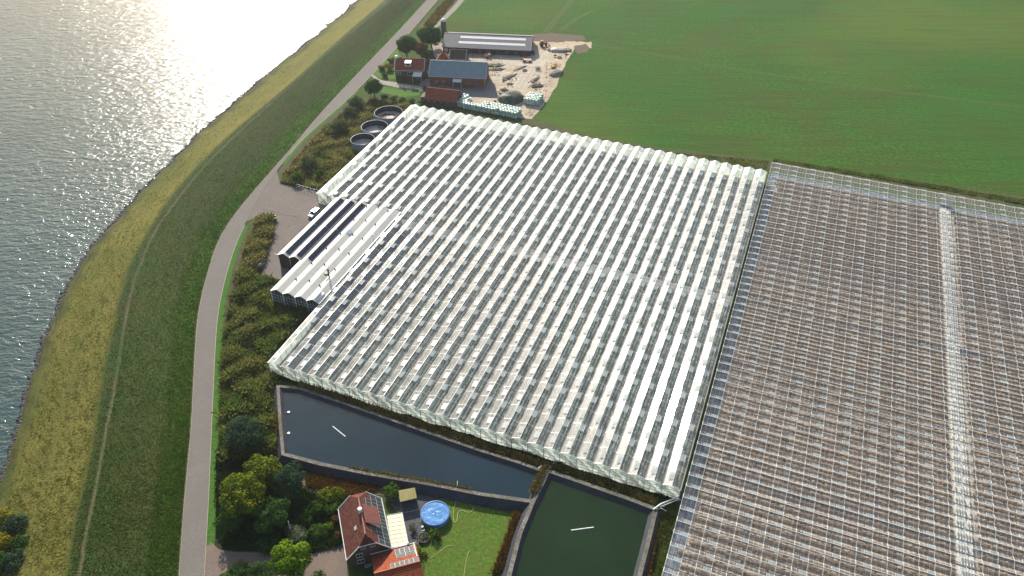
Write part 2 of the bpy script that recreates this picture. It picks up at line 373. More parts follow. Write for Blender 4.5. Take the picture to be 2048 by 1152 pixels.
def sheet(name, pts, z, mat, rag=0):
    if rag: pts = ragged(pts, rag)
    mb = MB(); mb.poly(GP(pts, z)); return mb.build(name, mat, kind='structure')
# meadow
n = NT('meadow_grass'); ob = n.coord('Object'); st = n.noise(n.coord('Object', (.02, .35, 1), rad(-16)), 1.0, 4, .6)
f = n.noise(ob, .7, 8, .88); g = n.noise(ob, .035, 4, .6); g2 = n.noise(ob, .012, 3); fx = n.noise(ob, .30, 5, .7)
col = n.ramp(f, [(.36, (.010, .040, .006)), (.5, (.034, .108, .012)), (.64, (.095, .20, .026))])
col = n.mix(n.ramp(n.math('ADD', n.math('MULTIPLY', g, .6), n.math('MULTIPLY', st, .4)), [(.46, (0, 0, 0)), (.58, (.75, .75, .75))]), col, (.066, .078, .018))
col = n.mix(n.ramp(g2, [(.4, (.5, .5, .5)), (.6, (0, 0, 0))]), col, (.024, .115, .012)); col = n.mix(n.ramp(n.noise(ob, .006, 2), [(.46, (0, 0, 0)), (.6, (.6, .6, .6))]), col, (.095, .15, .018))
col = n.mix(n.ramp(fx, [(.55, (0, 0, 0)), (.72, (.45, .45, .45))]), col, (.085, .09, .022))
col = n.mix(n.ramp(st, [(.52, (0, 0, 0)), (.6, (.35, .35, .35)), (.66, (0, 0, 0))]), col, (.028, .06, .012))
wv = n.n('ShaderNodeTexWave', wave_type='BANDS', bands_direction='Y'); wv.inputs['Scale'].default_value = .055; wv.inputs['Distortion'].default_value = 1.2; wv.inputs['Detail Scale'].default_value = .4; n.l(n.coord('Object', (1, 1, 1), rad(15)), wv.inputs['Vector'])
col = n.mix(n.ramp(wv.outputs['Fac'], [(.0, (.16, .16, .16)), (.25, (0, 0, 0)), (.8, (0, 0, 0)), (1, (.12, .12, .12))]), col, (.105, .135, .022))
n.pbsdf(col, .95, n.bump(f, .35, .15), 0, .1)
FIELD = [(1010, -170), (915, -20), (893, 40), (886, 62), (1068, 70), (1180, 72), (1182, 96), (1146, 100), (1122, 140), (1112, 172), (1085, 214), (1062, 238), (1180, 272), (1330, 300),
         (1540, 322), (1800, 358), (2080, 402), (2500, 470), (3200, 100), (2600, -330), (1300, -330)]
sheet('meadow', FIELD, .03, n.m, 2.0)
# tractor tracks through the meadow
trk = mnoise('worn_grass', (.06, .095, .022), (.115, .13, .04), 1.5, .95)
mb = MB()
for pts, w in (([(1086, 66), (1110, 36), (1140, 0), (1160, -30)], .35), ([(1160, 86), (1300, 108), (1500, 144), (1800, 186), (2100, 222)], .2), ([(1120, 60), (1145, 40), (1185, 20)], .3)):
    for dx in (0, 1.9):
        P = GP(pts, .045); P = [p + Vector((dx, dx*.4, 0)) for p in P]
        for a, b in zip(P, P[1:]):
            d = (b-a).normalized(); nn = Vector((-d.y, d.x, 0))*w; mb.quad(a-nn, a+nn, b+nn, b-nn)
mb.build('tractor_track', trk, kind='structure')
# rough weedy margin between greenhouse and meadow
marg = mnoise('weedy_margin', (.04, .055, .016), (.09, .085, .028), 1.1, .95, .7, .2, c3=(.12, .10, .04), big=(.12, (.035, .07, .016)))
sheet('field_margin', [(910, 215), (960, 224), (1040, 236), (1066, 238), (1180, 270), (1330, 297), (1540, 318), (1800, 356), (2080, 398), (2080, 430), (1540, 340), (1180, 296), (1000, 262), (905, 238)], .06, marg)
ditchw = mnoise('ditch_water', (.010, .014, .015), (.018, .024, .024), .8, .03, 0, .02, spec=.3)
sheet('ditch', [(946, -30), (930, -14), (905, 14), (884, 36), (866, 56), (872, 58), (889, 42), (912, 20), (936, -8), (952, -26)], .05, ditchw)
reedbank = mnoise('yellowed_bank', (.10, .085, .03), (.16, .13, .05), 1.2, .95, .6, .2)
sheet('ditch_bank', [(930, -30), (880, 12), (840, 52), (852, 56), (884, 34), (905, 12), (946, -30)], .04, reedbank)

# ---- greenhouse yard and farm yard
yard = mnoise('yard_asphalt', (.165, .135, .115), (.215, .18, .152), 1.1, .9, .3, .03, big=(.1, (.15, .13, .118)))
sheet('parking_yard', [(553, 338), (560, 368), (600, 376), (640, 384), (692, 420), (640, 480), (585, 560), (520, 556), (531, 520), (545, 470), (550, 436), (525, 434), (500, 440), (484, 447), (500, 415), (520, 380)], .09, yard)
crk = mplain('yard_joint', (.05, .045, .04), .9)
mb = MB()
for pts in ([(556, 428), (575, 431), (596, 434)], [(575, 455), (580, 450)], [(597, 464), (610, 452)], [(524, 418), (560, 426)]):
    P = GP(pts, .10)
    for a, b in zip(P, P[1:]):
        d = (b-a).normalized(); nn = Vector((-d.y, d.x, 0))*.09; mb.quad(a-nn, a+nn, b+nn, b-nn)
mb.build('yard_crack', crk, kind='structure')
dirt = mnoise('bare_soil', (.055, .045, .03), (.10, .085, .05), 1.0, .95, .6, .15, c3=(.07, .085, .03), big=(.15, (.05, .06, .02)))
sheet('rough_ground', [(800, 196), (745, 196), (690, 205), (630, 262), (586, 302), (557, 345), (556, 362), (566, 370), (640, 384), (832, 205)], .05, dirt)
sheet('reed_ground', [(508, 437), (551, 437), (545, 480), (524, 556), (560, 560), (640, 610), (540, 725), (555, 780), (562, 905), (470, 915), (432, 960), (428, 860), (436, 690), (448, 590), (478, 490)], .05, dirt)
sand = mnoise('sandy_yard', (.40, .315, .21), (.53, .43, .31), .7, .95, .5, .06, c3=(.60, .51, .39), big=(.2, (.33, .265, .18)))
sheet('farm_yard', [(868, 88), (866, 108), (882, 128), (960, 136), (962, 160), (990, 196), (925, 190), (920, 212), (1060, 240), (1066, 236), (1087, 212), (1113, 172), (1124, 140), (1148, 98), (1182, 96), (1184, 84), (1140, 82), (1066, 79)], .05, sand, 1.6)
slab = mnoise('concrete_slab', (.47, .40, .30), (.58, .51, .405), .9, .9, .15, .02, big=(.25, (.36, .31, .25)))
sheet('concrete_apron', [(938, 113), (1000, 116), (1052, 112), (1082, 100), (1108, 100), (1090, 128), (1060, 172), (1046, 182), (1016, 176), (1046, 132), (1018, 132), (1002, 158), (984, 161), (1012, 130), (1010, 124), (938, 122)], .075, slab)
mb = MB(); jm = mplain('slab_joint', (.17, .14, .10), .9)
def seams(a, b, c, d, nu, nv, z=.085, w=.06):
    a, b, c, d = GP([a, b, c, d], z)
    for k in range(nu+1):
        p, q = a.lerp(b, k/nu), d.lerp(c, k/nu); e = (q-p).normalized(); o = Vector((-e.y, e.x, 0))*w; mb.quad(p-o, p+o, q+o, q-o)
    for k in range(nv+1):
        p, q = a.lerp(d, k/nv), b.lerp(c, k/nv); e = (q-p).normalized(); o = Vector((-e.y, e.x, 0))*w; mb.quad(p-o, p+o, q+o, q-o)
seams((940, 113), (1006, 117), (1004, 123), (938, 121), 9, 1); seams((1048, 134), (1078, 134), (1050, 178), (1022, 174), 3, 6)
mb.build('slab_seams', jm, kind='structure')
brown = mnoise('ploughed_patch', (.10, .075, .05), (.16, .125, .085), 1, .95, .6, .15)
sheet('dug_patch', [(1066, 68), (1100, 66), (1166, 70), (1172, 80), (1120, 84), (1066, 82)], .06, brown, 2.2)
sheet('soil_patch', [(1150, 92), (1172, 87), (1180, 95), (1174, 104), (1156, 108), (1148, 100)], .06, brown, 2.2)
pave = mnoise('grey_paving', (.19, .185, .18), (.25, .245, .24), 1.6, .9, .2, .02)
sheet('barn_yard', [(848, 158), (960, 148), (975, 146), (984, 160), (998, 196), (925, 192), (850, 172), (838, 170)], .085, pave)
drive = mnoise('pale_drive', (.28, .25, .21), (.37, .33, .28), 1.6, .9, .2, .02)
sheet('farm_drive', [(742, 146), (762, 160), (800, 166), (848, 174), (850, 180), (800, 176), (760, 168), (741, 150)], .08, drive)
sheet('house_yard', [(864, 86), (882, 84), (884, 110), (872, 112), (862, 100)], .085, drive)
lawn = mnoise('lawn_grass', (.035, .11, .010), (.06, .17, .014), 1.5, .95, .7, .12, c3=(.11, .19, .026), big=(.2, (.085, .125, .022)))
sheet('farm_lawn', [(776, 172), (842, 182), (838, 192), (800, 194), (764, 186), (758, 176)], .07, lawn, 1.5)
sheet('front_lawn', [(770, 118), (794, 96), (800, 112), (792, 130), (790, 150), (800, 158), (768, 160), (746, 148), (745, 140)], .07, lawn)
# near verge right of the road
verge = mnoise('green_verge', (.03, .095, .010), (.05, .15, .014), 1.6, .95, .8, .15, c3=(.08, .14, .02))
mb = MB()
for a in ym[:-1]:
    if 325 < YS[a] < 448 or YS[a] > 1085 or YS[a] < 180: continue
    w0, w1 = (5 + YS[a]*.012, 5 + YS[a+1]*.012)
    mb.quad(G(rrx[a], YS[a], .11), G(rrx[a]+w0, YS[a], .09), G(rrx[a+1]+w1, YS[a+1], .09), G(rrx[a+1], YS[a+1], .11))
mb.build('grass_verge', verge, kind='structure')
# house plot
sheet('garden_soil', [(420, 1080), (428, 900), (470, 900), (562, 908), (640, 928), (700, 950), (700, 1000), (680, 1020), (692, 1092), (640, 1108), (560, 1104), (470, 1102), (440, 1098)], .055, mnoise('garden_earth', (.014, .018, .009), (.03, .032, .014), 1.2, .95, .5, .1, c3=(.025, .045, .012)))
sheet('driveway', [(411, 1092), (422, 1084), (438, 1099), (470, 1104), (560, 1106), (624, 1108), (660, 1090), (688, 1084), (694, 1130), (700, 1260), (560, 1260), (520, 1180), (460, 1140), (440, 1150), (408, 1180)], .10, mnoise('brick_drive', (.17, .125, .10), (.235, .18, .145), 3.0, .9, .3, .02, big=(.2, (.16, .125, .105))))
sheet('dry_ground', [(560, 930), (625, 944), (690, 955), (760, 970), (860, 1002), (840, 1012), (770, 992), (735, 992), (720, 1000), (680, 1012), (655, 990), (600, 965)], .065, mnoise('dry_weeds', (.12, .085, .04), (.20, .15, .075), 1.6, .95, .8, .15, c3=(.16, .13, .09), big=(.3, (.075, .07, .035))), 4)
sheet('patio', [(765, 990), (850, 985), (872, 1002), (850, 1010), (838, 1040), (846, 1062), (836, 1090), (800, 1080), (790, 1020)], .075, mnoise('patio_stone', (.06, .062, .07), (.11, .11, .12), 1.6, .85, .2, .02))
sheet('garden_lawn', [(868, 1000), (905, 998), (960, 1012), (1030, 1030), (1016, 1070), (992, 1130), (960, 1260), (840, 1260), (848, 1130), (842, 1100), (850, 1070), (846, 1040)], .07, mnoise('garden_grass', (.045, .105, .010), (.075, .15, .014), 1.6, .95, .9, .12, c3=(.14, .19, .03), big=(.35, (.10, .12, .022))), 3)

# ---------------------------------------------------------------- the two basins
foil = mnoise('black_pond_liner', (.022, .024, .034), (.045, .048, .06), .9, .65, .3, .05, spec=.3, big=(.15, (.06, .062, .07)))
crestm = mnoise('gravel_bank_top', (.11, .10, .085), (.19, .175, .15), 2.2, .95, .5, .05, c3=(.28, .26, .225), big=(.3, (.09, .085, .05)))
def bank(pts, zc=2.0, wt=.5, so=1.5, si=2.6, closed=True):
    P = GP(pts, zc); k = len(P); cx = sum((p for p in P), Vector())/k; ring = []
    for i in range(k):
        a, b, c = P[i-1], P[i], P[(i+1) % k]
        if not closed and i == 0: a = b - (c-b)
        if not closed and i == k-1: c = b + (b-a)
        d1, d2 = (b-a).normalized(), (c-b).normalized(); n1, n2 = Vector((d1.y, -d1.x, 0)), Vector((d2.y, -d2.x, 0))
        m = (n1+n2).normalized(); m = m/max(.35, m.dot(n1))
        ring.append([b + m*(wt+so) + Vector((0, 0, -zc-.05)), b + m*wt, b - m*wt, b - m*(wt+si) + Vector((0, 0, -1.9))])
    mb = MB(); N = k if closed else k-1
    for i in range(N):
        r, q = ring[i], ring[(i+1) % k]
        for j, mm in ((0, 0), (1, 1), (2, 0)): mb.quad(r[j], r[j+1], q[j+1], q[j], mm)
    return mb, ring
# outward normal is to the right of travel, so the rings run anticlockwise as seen from above
R1 = [(556, 772), (560, 840), (566, 908), (640, 928), (740, 948), (860, 968), (960, 988), (1064, 1003), (1078, 972), (1092, 944), (1040, 925), (960, 900), (850, 862), (700, 810), (600, 776)]
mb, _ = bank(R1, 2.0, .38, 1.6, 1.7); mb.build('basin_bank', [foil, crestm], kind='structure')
R2 = [(1096, 941), (1082, 972), (1066, 1003), (1040, 1066), (1018, 1152), (994, 1240), (985, 1290), (1230, 1320), (1256, 1236), (1279, 1152), (1296, 1085), (1312, 1018), (1260, 998), (1180, 970)]
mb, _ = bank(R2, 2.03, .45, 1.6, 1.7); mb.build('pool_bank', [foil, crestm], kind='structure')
def pwater(name, deep, rough, bs, scale=1.4):
    n = NT(name); ob = n.coord('Object', (1, 2.2, 1), rad(20)); a = n.noise(ob, scale, 4, .65); b = n.noise(n.coord('Object'), .06, 3)
    col = n.ramp(b, [(.35, deep), (.65, tuple(x*1.35 for x in deep))])
    p = n.pbsdf(col, rough, n.bump(a, 1.0, bs), 0, .5); p.inputs['IOR'].default_value = 1.33; return n.m
def fill(pts, z, name, mat):
    P = GP(pts, 2.0); mb = MB(); mb.poly([Vector((p.x, p.y, z)) for p in P]); return mb.build(name, mat, kind='structure')
fill(R1, 1.15, 'basin_water', pwater('basin_water', (.010, .024, .034), .05, .014, 5.0))
fill(R2, 1.10, 'green_basin_water', pwater('green_basin_water', (.010, .024, .008), .06, .006, 1.6))
for pts in ([(500, 0)],): pass
# ---------------------------------------------------------------- the white greenhouse
U0, V0, SP, EZ, PIT, LEN = 110.76, 3.62, 4.0, 4.3, rad(21.2), 143.6
RISE = SP/2*math.tan(PIT); NB = 30; BAY = LEN/NB
def GH(u, v, z=0): return UX*u + VX*v + Vector((0, 0, z))
def gaussclip(s): return max(-2*s, min(2*s, random.gauss(0, s)))
gh = empty('greenhouse', GH(U0, V0), -AZ, 'long white ridged glasshouse with bright sunlit roof strips beside the two basins', 'greenhouse')
YN = 184.6 - U0          # far part is wider than the near part
def gx(n): return -n*SP
def span_y0(nn): return 0.0 if nn < 27 else YN
bar_t = .055
for nn in range(35):
    y0 = span_y0(nn); k0 = 0 if y0 == 0 else int(math.ceil(y0/BAY))
    ys = [y0] + [BAY*k for k in range(k0, NB+1) if BAY*k > y0+.5]
    mb = MB(); xr, xm, xl = gx(nn), gx(nn)-SP/2, gx(nn)-SP
    # each bay is its own pane field, very slightly out of true
    fr = MB()
    for a, b in zip(ys, ys[1:]):
        j = [gaussclip(.007) for _ in range(4)]
        mb.quad((xr-.06, a, EZ+j[0]), (xr-.06, b, EZ+j[1]), (xm, b, EZ+RISE), (xm, a, EZ+RISE))
        mb.quad((xm, a, EZ+RISE), (xm, b, EZ+RISE), (xl+.06, b, EZ+j[2]), (xl+.06, a, EZ+j[3]))
    mb.build('glass_roof', M['glass_roof'], gh)
    for y in ys:
        for s in (0, 1):
            A = Vector((xr-.08, y, EZ+.015)) if s == 0 else Vector((xl+.08, y, EZ+.015)); B = Vector((xm, y, EZ+RISE+.015))
            d = B-A; t = Vector((0, bar_t, 0)); up = Vector((0, 0, .035))
            fr.add([A-t, A+t, B+t, B-t, A-t+up, A+t+up, B+t+up, B-t+up], [(4, 5, 6, 7), (0, 1, 5, 4), (2, 3, 7, 6), (1, 2, 6, 5), (3, 0, 4, 7)])
    fr.box((xm, (ys[0]+ys[-1])/2, EZ+RISE+.03), (.10, ys[-1]-ys[0], .07))
    fr.build('roof_bars', M['alu'], gh)
    g = MB(); g.box((xr, (ys[0]+ys[-1])/2, EZ-.02), (.30, ys[-1]-ys[0], .12)); g.build('gutter', M['gutter'], gh)
g = MB(); g.box((gx(27), 12.2, EZ-.03), (.22, 24.4, .12)); g.build('gutter', M['white_metal'], gh)
g = MB(); g.box((gx(35), (YN+LEN)/2, EZ-.03), (.22, LEN-YN, .12)); g.build('gutter', M['white_metal'], gh)
# walls
def gable(n0, n1, y, name):
    mb = MB()
    for nn in range(n0, n1):
        xr, xl = gx(nn), gx(nn)-SP
        mb.poly([(xr, y, 0), (xr, y, EZ-.1), ((xr+xl)/2, y, EZ+RISE-.04), (xl, y, EZ-.1), (xl, y, 0)])
    mb.build(name, M['glass_wall'], gh)
    fr = MB()
    for z in (.25, 1.35, 2.4, 3.4, EZ-.12): fr.box(((gx(n0)+gx(n1))/2, y-.04, z), (abs(gx(n1)-gx(n0)), .06, .06))
    for nn in range(n0, n1):
        for k in (1, 2): fr.box((gx(nn)-SP*k/3, y-.045, EZ/2), (.05, .05, EZ-.1))
        for s in (0, 1):
            A = Vector((gx(nn)-SP*s, y-.05, EZ)); B = Vector((gx(nn)-SP/2, y-.05, EZ+RISE)); fr.tube([A, B], .055, 4)
    fr.build('wall_bars', M['grey_metal'], gh)
    for nn in range(n0, n1+1):
        p = MB(); p.box((gx(nn), y-.12, (EZ-.05)/2), (.13, .13, EZ-.1)); p.box((gx(nn), y-.2, EZ-.02), (.26, .22, .2)); p.build('wall_post', M['grey_metal'], gh)
gable(0, 27, -.02, 'gable_wall'); gable(32, 35, YN-.02, 'gable_wall')
def sidewall(x, y0, y1):
    mb = MB(); mb.quad((x, y0, 0), (x, y1, 0), (x, y1, EZ-.1), (x, y0, EZ-.1)); mb.build('side_wall', M['glass_wall'], gh)
    fr = MB()
    for z in (.25, 1.5, 2.8): fr.box((x, (y0+y1)/2, z), (.1, y1-y0, .06))
    k = int((y1-y0)/2.4)
    for i in range(k+1): fr.box((x, y0 + (y1-y0)*i/k, EZ/2-.05), (.1, .07, EZ-.12))
    fr.build('wall_bars', M['grey_metal'], gh)
sidewall(.02, 0, LEN); sidewall(gx(27)-.02, 0, 24.4); sidewall(gx(35)-.02, YN, LEN)
mb = MB()
for nn in range(35):
    xr, xl = gx(nn), gx(nn)-SP; y = LEN+.02
    mb.poly([(xr, y, 0), (xl, y, 0), (xl, y, EZ-.1), ((xr+xl)/2, y, EZ+RISE-.04), (xr, y, EZ-.1)])
mb.build('gable_wall', M['glass_wall'], gh)
# roof vents, hinged at the ridge and standing open a little
def vent_mesh(side):
    mb = MB(); w, l, t = 1.0, 1.22, rad(6.5); s = side
    def P(x, d, o=0): return Vector((s*d*math.cos(t), x, -d*math.sin(t)+o))
    mb.slab(*( [P(-w, .05, .05), P(-w, l, .05), P(w, l, .05), P(w, .05, .05)] if s > 0 else [P(w, .05, .05), P(w, l, .05), P(-w, l, .05), P(-w, .05, .05)]), .025, 0)
    for a, b in ((P(-w, .05, .055), P(-w, l, .055)), (P(w, .05, .055), P(w, l, .055)), (P(-w, l, .055), P(w, l, .055)), (P(-w, .05, .055), P(w, .05, .055))): mb.tube([a, b], .028, 4, 1)
    for x in (-w*.6, w*.6): mb.tube([P(x, l*.8, 0), Vector((s*.85, x, -.42))], .02, 3, 1)
    return mb.mesh('roof_vent', [M['vent_glass'], M['alu']])
vmesh = {1: vent_mesh(1), -1: vent_mesh(-1)}
vents = []
for nn in range(35):
    for k in range(NB//2):
        for s, off in ((1, 1.72), (-1, .52)):
            y = BAY*(2*k+off)
            if y < span_y0(nn)+1.2 or y > LEN-1: continue
            vents.append((nn, y, s))
vents.sort(key=lambda q: q[1] + .18*q[0]*SP)
for nn, y, s in vents[:98]:
    o = bpy.data.objects.new('roof_vent', vmesh[s]); COL.objects.link(o); o.parent = gh; o.location = (gx(nn)-SP/2, y, EZ+RISE+.03); o.rotation_euler = (0, gaussclip(.028), 0)
mb = MB()
for nn, y, s in vents[98:]:
    me = vmesh[s]; off = Vector((gx(nn)-SP/2, y, EZ+RISE+.03)); b = len(mb.v); RT = Matrix.Rotation(gaussclip(.028), 3, 'Y')
    mb.v += [tuple(RT @ v.co+off) for v in me.vertices]
    for p in me.polygons: mb.f.append(tuple(i+b for i in p.vertices)); mb.m.append(p.material_index); mb.sm.append(False)
mb.build('roof_vents', [M['vent_glass'], M['alu']], gh, kind='stuff')

# floor and crops under the white greenhouse
floorm = mnoise('greenhouse_floor', (.26, .28, .27), (.50, .52, .50), 1.6, .9, 0, c3=(.70, .71, .68), big=(.05, (.44, .39, .32)))
bare = mnoise('bare_dark_floor', (.055, .085, .11), (.085, .12, .15), .8, .8)
def gpoly(x0, x1, y0, y1, z): return [GH(U0+y0, V0-x1, z), GH(U0+y0, V0-x0, z), GH(U0+y1, V0-x0, z), GH(U0+y1, V0-x1, z)]
mb = MB(); mb.poly(gpoly(-107.9, -.1, .1, LEN-.1, .05)[::-1]); mb.poly(gpoly(-139.9, -107.9, YN+.1, LEN-.1, .05)[::-1]); mb.build('greenhouse_floor', floorm, kind='structure')
mb = MB(); mb.poly(gpoly(-107.8, -99.8, .2, YN-2, .062)[::-1]); mb.build('bare_floor', bare, kind='structure')
pathm = mnoise('concrete_path', (.34, .33, .30), (.48, .47, .43), 1, .9)
mb = MB(); mb.poly(gpoly(-107.8, -.2, YN-1.2, YN+1.6, .07)[::-1]); mb.build('concrete_path', pathm, kind='structure')
def croprow(V, F, P0, P1, side, w, h, step, hv=.35):
    L = (P1-P0).length; k = max(2, int(L/step)); rng = RNG; b = len(V)
    for i in range(k+1):
        c = P0.lerp(P1, i/k); hh = h*(1 + hv*(rng.random()-.5)*2); ww = w*(.75+.5*rng.random()); o = (rng.random()-.5)*.2
        for a, z in ((-1, .08), (-.7+o, hh*.8), (.0+o, hh), (.7+o, hh*.75), (1, .08)):
            q = c + side*(a*ww); V.append((q.x, q.y, z*(1 if z < .1 else 1)))
    for i in range(k):
        for j in range(4): F.append((b+i*5+j, b+i*5+j+1, b+(i+1)*5+j+1, b+(i+1)*5+j))
V = []; F = []
for nn in range(35):
    y0 = span_y0(nn) + 1.5
    if nn in (25, 26): y0 = YN+2
    for fx in (.16, .40, .63, .86):
        for a, b in ((y0, YN-2.2), (YN+2.4, LEN-1.5)):
            if b-a < 3: continue
            croprow(V, F, GH(U0+a, V0+SP*(nn+fx)), GH(U0+b, V0+SP*(nn+fx)), VX, .36, .42, .6, .5)
npmesh('crop_rows', V, F, mnoise('grey_green_crop', (.03, .055, .045), (.17, .22, .185), 1.5, .9, .8, .2, c3=(.42, .46, .41), big=(.11, (.14, .11, .085))), kind='stuff', label='grey green crop rows growing under the white ridged glass roof', cat='crops')

# ---------------------------------------------------------------- the clear greenhouse on the right
SP2, V2, EZ2, N2, U2 = 3.155, 2.75, 4.4, 58, 261.6
XW = 100.0
g2 = empty('greenhouse', GH(U2-N2*SP2, V2), -AZ, 'brown looking clear glasshouse with a fine grid of white roof bars', 'greenhouse')
PIT2 = rad(22); RISE2 = SP2/2*math.tan(PIT2)
BAR2 = 2.99; NB2 = int(XW/BAR2)
n = NT('pale_back_glass')
for nn in range(N2):
    y0, ym_, y1 = nn*SP2, (nn+.5)*SP2, (nn+1)*SP2
    mb = MB(); xs = [BAR2*k for k in range(NB2+1)]
    for a, b in zip(xs, xs[1:]):
        j = [gaussclip(.006) for _ in range(4)]
        mb.quad((a, y0+.05, EZ2+j[0]), (b, y0+.05, EZ2+j[1]), (b, ym_, EZ2+RISE2), (a, ym_, EZ2+RISE2), 0)
        mb.quad((a, ym_, EZ2+RISE2), (b, ym_, EZ2+RISE2), (b, y1-.05, EZ2+j[2]), (a, y1-.05, EZ2+j[3]), 1)
    mb.build('glass_roof', [M['glass_clear'], M['glass_clear']], g2)
    fr = MB()
    for k, x in enumerate(xs):
        for A, B, w in ((Vector((x, y0+.08, EZ2+.02)), Vector((x, ym_, EZ2+RISE2+.02)), .06), (Vector((x, y1-.08, EZ2+.02)), Vector((x, ym_, EZ2+RISE2+.02)), .05)):
            t = Vector((w, 0, 0)); up = Vector((0, 0, .04))
            fr.add([A-t, A+t, B+t, B-t, A-t+up, A+t+up, B+t+up, B-t+up], [(4, 5, 6, 7), (0, 1, 5, 4), (2, 3, 7, 6), (1, 2, 6, 5), (3, 0, 4, 7)])
        for q in (1, 2):      # thin glazing bars between
            if k == NB2: continue
            xx = x + BAR2*q/3
            for A, B in ((Vector((xx, y0+.08, EZ2+.02)), Vector((xx, ym_, EZ2+RISE2+.02))), (Vector((xx, y1-.08, EZ2+.02)), Vector((xx, ym_, EZ2+RISE2+.02)))):
                t = Vector((.016, 0, 0)); fr.quad(A-t, A+t, B+t, B-t)
    fr.box((XW/2, ym_, EZ2+RISE2+.03), (XW, .09, .07))
    fr.build('roof_bars', M['white_metal'], g2)
    g = MB(); g.box((XW/2, y0, EZ2-.04), (XW, .22, .12)); g.build('gutter', M['dark_metal'], g2)
g = MB(); g.box((XW/2, N2*SP2, EZ2-.04), (XW, .22, .12)); g.build('gutter', M['grey_metal'], g2)
mb = MB()
for nn in range(N2):
    y0, ym_, y1 = nn*SP2, (nn+.5)*SP2, (nn+1)*SP2
    mb.poly([(.02, y0, 0), (.02, y0, EZ2-.1), (.02, ym_, EZ2+RISE2-.04), (.02, y1, EZ2-.1), (.02, y1, 0)])
mb.quad((0, N2*SP2+.02, 0), (0, N2*SP2+.02, EZ2-.1), (XW, N2*SP2+.02, EZ2-.1), (XW, N2*SP2+.02, 0))
mb.build('glass_wall', M['glass_clear'], g2)
fr = MB()
for nn in range(N2+1): fr.box((0, nn*SP2, EZ2/2-.05), (.09, .09, EZ2-.12))
for z in (.3, 1.6, 2.9): fr.box((0, N2*SP2/2, z), (.07, N2*SP2, .06))
for k in range(NB2+1): fr.box((k*BAR2, N2*SP2+.06, EZ2/2-.05), (.08, .08, EZ2-.12))
fr.build('wall_bars', M['white_metal'], g2)
d = MB(); d.box((56.7+1.65, N2*SP2-.15, 2.0), (3.6, .08, 4.0)); d.build('end_door', M['white_paint'], g2)
def vent2():
    mb = MB(); t = rad(9); l = .95
    def P(x, d, o=0): return Vector((x, d*math.cos(t), -d*math.sin(t)+o))
    mb.slab(P(-.05, .04, .05), P(1.5, .04, .05), P(1.5, l, .05), P(-.05, l, .05), .025, 0)
    for a, b in ((P(-.05, .04, .055), P(-.05, l, .055)), (P(1.5, .04, .055), P(1.5, l, .055)), (P(-.05, l, .055), P(1.5, l, .055))): mb.tube([a, b], .025, 4, 1)
    return mb.mesh('roof_vent', [M['vent_glass'], M['alu']])
v2 = vent2(); v2.materials[0] = M['vent_clear']; vs2 = []
for nn in range(N2):
    for k in range(NB2//2): vs2.append((nn, k*2*BAR2 + BAR2*.5 + (.0 if nn % 2 else 0)))
vs2.sort(key=lambda q: q[0]*SP2 + .1*q[1])
near = [q for q in vs2 if q[0]*SP2 > 10]
for nn, x in near[:98]:
    o = bpy.data.objects.new('roof_vent', v2); COL.objects.link(o); o.parent = g2; o.location = (x, (nn+.5)*SP2, EZ2+RISE2+.03)
mb = MB(); ns = set(near[:98])
for q in vs2:
    if q in ns: continue
    off = Vector((q[1], (q[0]+.5)*SP2, EZ2+RISE2+.03)); b = len(mb.v); mb.v += [tuple(v.co+off) for v in v2.vertices]
    for p in v2.polygons: mb.f.append(tuple(i+b for i in p.vertices)); mb.m.append(p.material_index); mb.sm.append(False)
mb.build('roof_vents', [M['vent_clear'], M['alu']], g2, kind='stuff')
# inside: floor, white path with pipes, brown crop rows
u_lo = U2-N2*SP2
def hp(x0, x1, y0, y1, z): return [GH(u_lo+y0, V2-x0, z), GH(u_lo+y0, V2-x1, z), GH(u_lo+y1, V2-x1, z), GH(u_lo+y1, V2-x0, z)]
mb = MB(); mb.poly(hp(.1, XW, 0, N2*SP2, .05)); mb.build('greenhouse_floor', mnoise('pale_blue_floor', (.10, .14, .18), (.20, .24, .28), .8, .9, 0, c3=(.34, .37, .38)), kind='structure')
mb = MB(); mb.poly(hp(3.0, XW, 0, N2*SP2-4, .065)); mb.build('crop_floor', mnoise('brown_crop_floor', (.38, .31, .24), (.56, .475, .38), 1.3, .95, 0, c3=(.72, .66, .58), sc=(1, 1, 1)), kind='structure')
mb = MB()
for q in (186.0, 122.5): mb.poly(hp(3.0, XW, q-u_lo-1.7, q-u_lo+1.7, .072))
mb.build('cross_path', mnoise('blue_grey_path', (.14, .17, .21), (.24, .28, .32), .9, .9), kind='structure')
PX = 56.7
mb = MB(); mb.poly(hp(PX, PX+3.3, 0, N2*SP2-2, .08)); mb.build('greenhouse_path', mnoise('white_concrete_path', (.66, .66, .60), (.78, .77, .71), .6, .85), kind='structure')
V = []; F = []
def brow(x0, x1, y, w, h, step, hv): croprow(V, F, GH(u_lo+y, V2-x0), GH(u_lo+y, V2-x1), UX, w, h, step, hv)
for nn in range(N2-1):
    edge = 1.6 + random.random()*2.6
    if any(abs((nn+.5)*SP2 + u_lo - q) < 1.0 for q in (186.0, 122.5)): continue
    for fy, w, h in ((.26, .5, .5), (.74, .42, .45)):
        y = (nn+fy)*SP2
        brow(edge, PX-.6, y, w, h, .55, .3); brow(PX+4.6-random.random()*.6, XW-1, y, w, h, .55, .3)
npmesh('crop_rows', V, F, mnoise('brown_crop', (.16, .105, .06), (.38, .25, .145), 1.7, .95, .5, .15, c3=(.55, .41, .27), big=(.16, (.29, .225, .17))), kind='stuff', label='brown crop rows standing under the clear grid roof on the right', cat='crops')
V = []; F = []
rows_ = []
